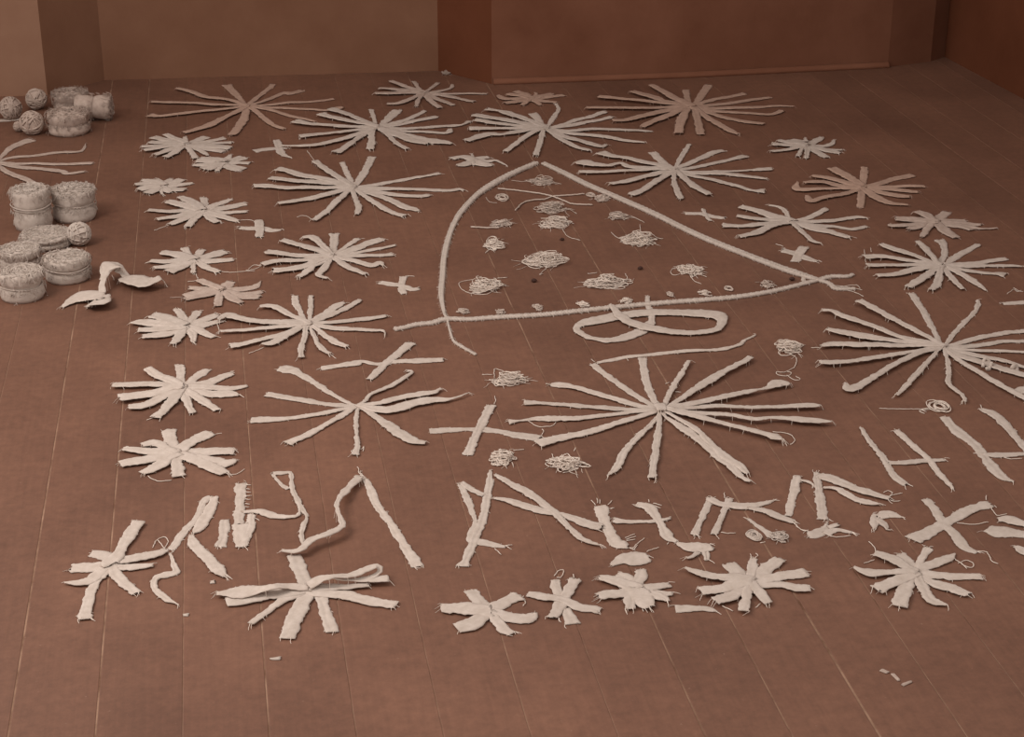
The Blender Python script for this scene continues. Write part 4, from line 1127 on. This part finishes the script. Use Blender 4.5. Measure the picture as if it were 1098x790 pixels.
# ---------------- rolls and balls of torn cloth at the left ----------------
def cloth_roll(x, y, rad, h, label, r0=.006, tilt=0, rz=0, dome=0, ties=1, m='cloth', turns=None):
    root = empty('cloth_roll', x, y, label, 'roll', 'rolls and balls of torn cloth strips')
    seed = x*13+y*7
    pitch_ = .0062; turns = turns or (rad-r0)/pitch_; nseg = 26; n = int(turns*nseg); rows = 11; V = []; F = []; a0 = math.pi/2-2*math.pi*n/nseg
    ax = Vector((0, 0, 1))
    def put(px, py, pz):
        if tilt:
            c, s_ = math.cos(tilt), math.sin(tilt)
            px, pz = px*c+pz*s_, -px*s_+pz*c
            pz += rad
            c, s_ = math.cos(rz), math.sin(rz); px, py = px*c-py*s_, px*s_+py*c
        return (px, py, max(.0008, pz))
    def prof(zf):
        b_ = 1-.13*math.exp(-((zf-.50)/.085)**2)-.07*max(0, (.12-zf)/.12)**2-.05*max(0, (zf-.9)/.1)**2+.018*math.sin(zf*34+seed*3)
        return b_
    st = 2*rows
    for i in range(n+1):
        a = a0+2*math.pi*i/nseg; r = r0+(rad-r0)*i/n
        hh = h*(1+.05*noise.noise(Vector((a*1.3, seed, 0)))+.03*R.uniform(-1, 1))-dome*h*(r/rad)**2
        for s_, rr in ((0, r-.0046), (1, r)):
            for j in range(rows):
                zf = j/(rows-1); w_ = 1+.05*noise.noise(Vector((math.cos(a)*2+seed, math.sin(a)*2, zf*5)))+.045*noise.noise(Vector((math.cos(a)*7+seed, math.sin(a)*7, zf*14)))
                q = rr*prof(zf)*w_
                V.append(put(math.cos(a)*q, math.sin(a)*q, .001+(hh-.001)*zf+(R.uniform(-.002, .002) if j == rows-1 else 0)))
    for i in range(n):
        a = i*st; c = a+st
        for j in range(rows-1):
            F.append((a+j, a+j+1, c+j+1, c+j)); F.append((a+rows+j, c+rows+j, c+rows+j+1, a+rows+j+1))
        F.append((a+rows-1, a+2*rows-1, c+2*rows-1, c+rows-1))
        F.append((a, c, c+rows, a+rows))
    F.append(tuple(n*st+j for j in range(rows))+tuple(n*st+rows+j for j in range(rows-1, -1, -1)))
    link('rolled_strip', V, F, M[m], root)
    # string tied round the waist
    for k in range(ties):
        zf = .50+.10*k; Q = []
        for i in range(31):
            a = 2*math.pi*i/30; q = rad*prof(zf)*1.03+.001
            Q.append(put(math.cos(a)*q, math.sin(a)*q, h*zf+.003*math.sin(a*2+k)))
        tv, tf = [], []; tube(Q, .0018, tv, tf, 5); link('tie_string', tv, tf, M[m], root)
    fv, ff = [], []
    for _ in range(int((90 if r0 > .01 else 240)*(rad/.06)**2)):
        a = R.uniform(0, 6.283); q = rad*math.sqrt(R.random()); x0, y0 = math.cos(a)*q, math.sin(a)*q
        z = h*(1-dome*(q/rad)**2); P = []; d = R.uniform(0, 6.283); px, py, pz = x0, y0, z-.001
        for s_ in range(5):
            P.append(put(px, py, pz)); px += math.cos(d)*.004; py += math.sin(d)*.004; pz += .0022*(1-s_*.6) if math.hypot(px, py) < rad else -.005; d += R.uniform(-.7, .7)
        tube(P, .0008, fv, ff, 3)
    for _ in range(int(150*rad/.06)):
        a = R.uniform(0, 6.283); q = rad*1.02; z = h*R.choice((.5, .52, .95, .9, R.random())); P = []; aa = a
        for s_ in range(5):
            P.append(put(math.cos(aa)*q, math.sin(aa)*q, max(.001, z))); z -= R.uniform(.001, .006); aa += R.uniform(-.06, .06); q += R.uniform(-.0004, .0012)
        tube(P, .0008, fv, ff, 3)
    link('frayed_threads', fv, ff, M[m], root, kind='stuff')
    return root
def cloth_ball(x, y, rad, label, m='cloth'):
    root = empty('cloth_ball', x, y, label, 'ball', 'rolls and balls of torn cloth strips')
    V = []; F = []; nu, nv = 16, 10
    for j in range(nv+1):
        f = -math.pi/2+math.pi*j/nv
        for i in range(nu):
            a = 2*math.pi*i/nu; k = .93+.05*noise.noise(Vector((math.cos(a)*2+x, math.sin(a)*2+y, f*2)))
            V.append((math.cos(a)*math.cos(f)*rad*k, math.sin(a)*math.cos(f)*rad*k, rad+math.sin(f)*rad*k))
    for j in range(nv):
        for i in range(nu): F.append((j*nu+i, j*nu+(i+1) % nu, (j+1)*nu+(i+1) % nu, (j+1)*nu+i))
    link('ball_core', V, F, M[m], root)
    V = []; F = []
    for k in range(16):
        n = Vector((R.gauss(0, 1), R.gauss(0, 1), R.gauss(0, 1))).normalized(); u = n.orthogonal().normalized(); v = n.cross(u); off = R.uniform(-.45, .45)*rad
        q = math.sqrt(rad*rad-off*off)*.97; ph = R.uniform(0, 6)
        Q = []
        for i in range(25):
            a = ph+2*math.pi*i/24; p = u*math.cos(a)*q+v*math.sin(a)*q+n*off; Q.append((p.x, p.y, max(.003, rad+p.z)))
        tube(Q, rad*.085, V, F, 5)
    link('wound_strip', V, F, M[m], root)
    return root
ROLLS = [
('roll',-0.608,5.377,0.0601,0.125,'tall tied cloth roll, left one of the upright pair behind the near pile',{'ties': 2}),
('roll',-0.487,5.447,0.0696,0.105,'tall cloth roll with a drooping fuzzy top, right one of the upright pair',{'ties': 1, 'dome': 0.12}),
('roll',-0.555,5.208,0.0777,0.035,'low broad cloth roll in the middle of the near pile, below the upright pair',{'ties': 0}),
('roll',-0.475,4.900,0.0660,0.068,'squat tied cloth roll at the front right of the near pile, nearest the torn rag',{'ties': 2}),
('roll',-0.618,5.027,0.0619,0.055,'low cloth roll at the left edge, behind the frontmost roll of the near pile',{'ties': 0}),
('roll',-0.591,4.772,0.0643,0.078,'frontmost two-tiered cloth roll of the near pile, at the left edge of the photo',{'ties': 1}),
('roll',-0.564,6.438,0.0789,0.085,'fat ring-shaped cloth roll with a hole, front of the far pile',{'r0': 0.022, 'ties': 0, 'dome': 0.15, 'm': 'mid'}),
('roll',-0.545,6.604,0.0480,0.130,'loose cloth roll lying on its side at the right end of the far pile',{'ties': 1, 'tilt': 1.5708, 'rz': -0.15, 'm': 'mid'}),
('roll',-0.577,6.769,0.0669,0.075,'dim cloth roll standing at the back of the far pile',{'ties': 0, 'dome': 0.2, 'm': 'mid'}),
('ball',-0.703,6.779,0.0390,'upper ball of wound strips in the far pile, next to the ring-shaped roll',{'m': 'mid'}),
('ball',-0.692,6.432,0.0423,'lower ball of wound strips in the far pile, left of the ring-shaped roll',{'m': 'mid'}),
('ball',-0.787,6.649,0.0417,'ball of wound strips of the far pile, at the left edge',{'m': 'mid'}),
('ball',-0.745,6.475,0.0187,'tiny ball of strips beside the lower ball of the far pile',{'m': 'mid'}),
('ball',-0.456,5.185,0.0351,'smooth ball of wound cloth at the right of the near pile',{}),
]
for i, r in enumerate(ROLLS):
    R.seed(900+i)
    if r[0] == 'roll': cloth_roll(*r[1:5], r[5], **r[6])
    else: cloth_ball(*r[1:4], r[4], **r[5])
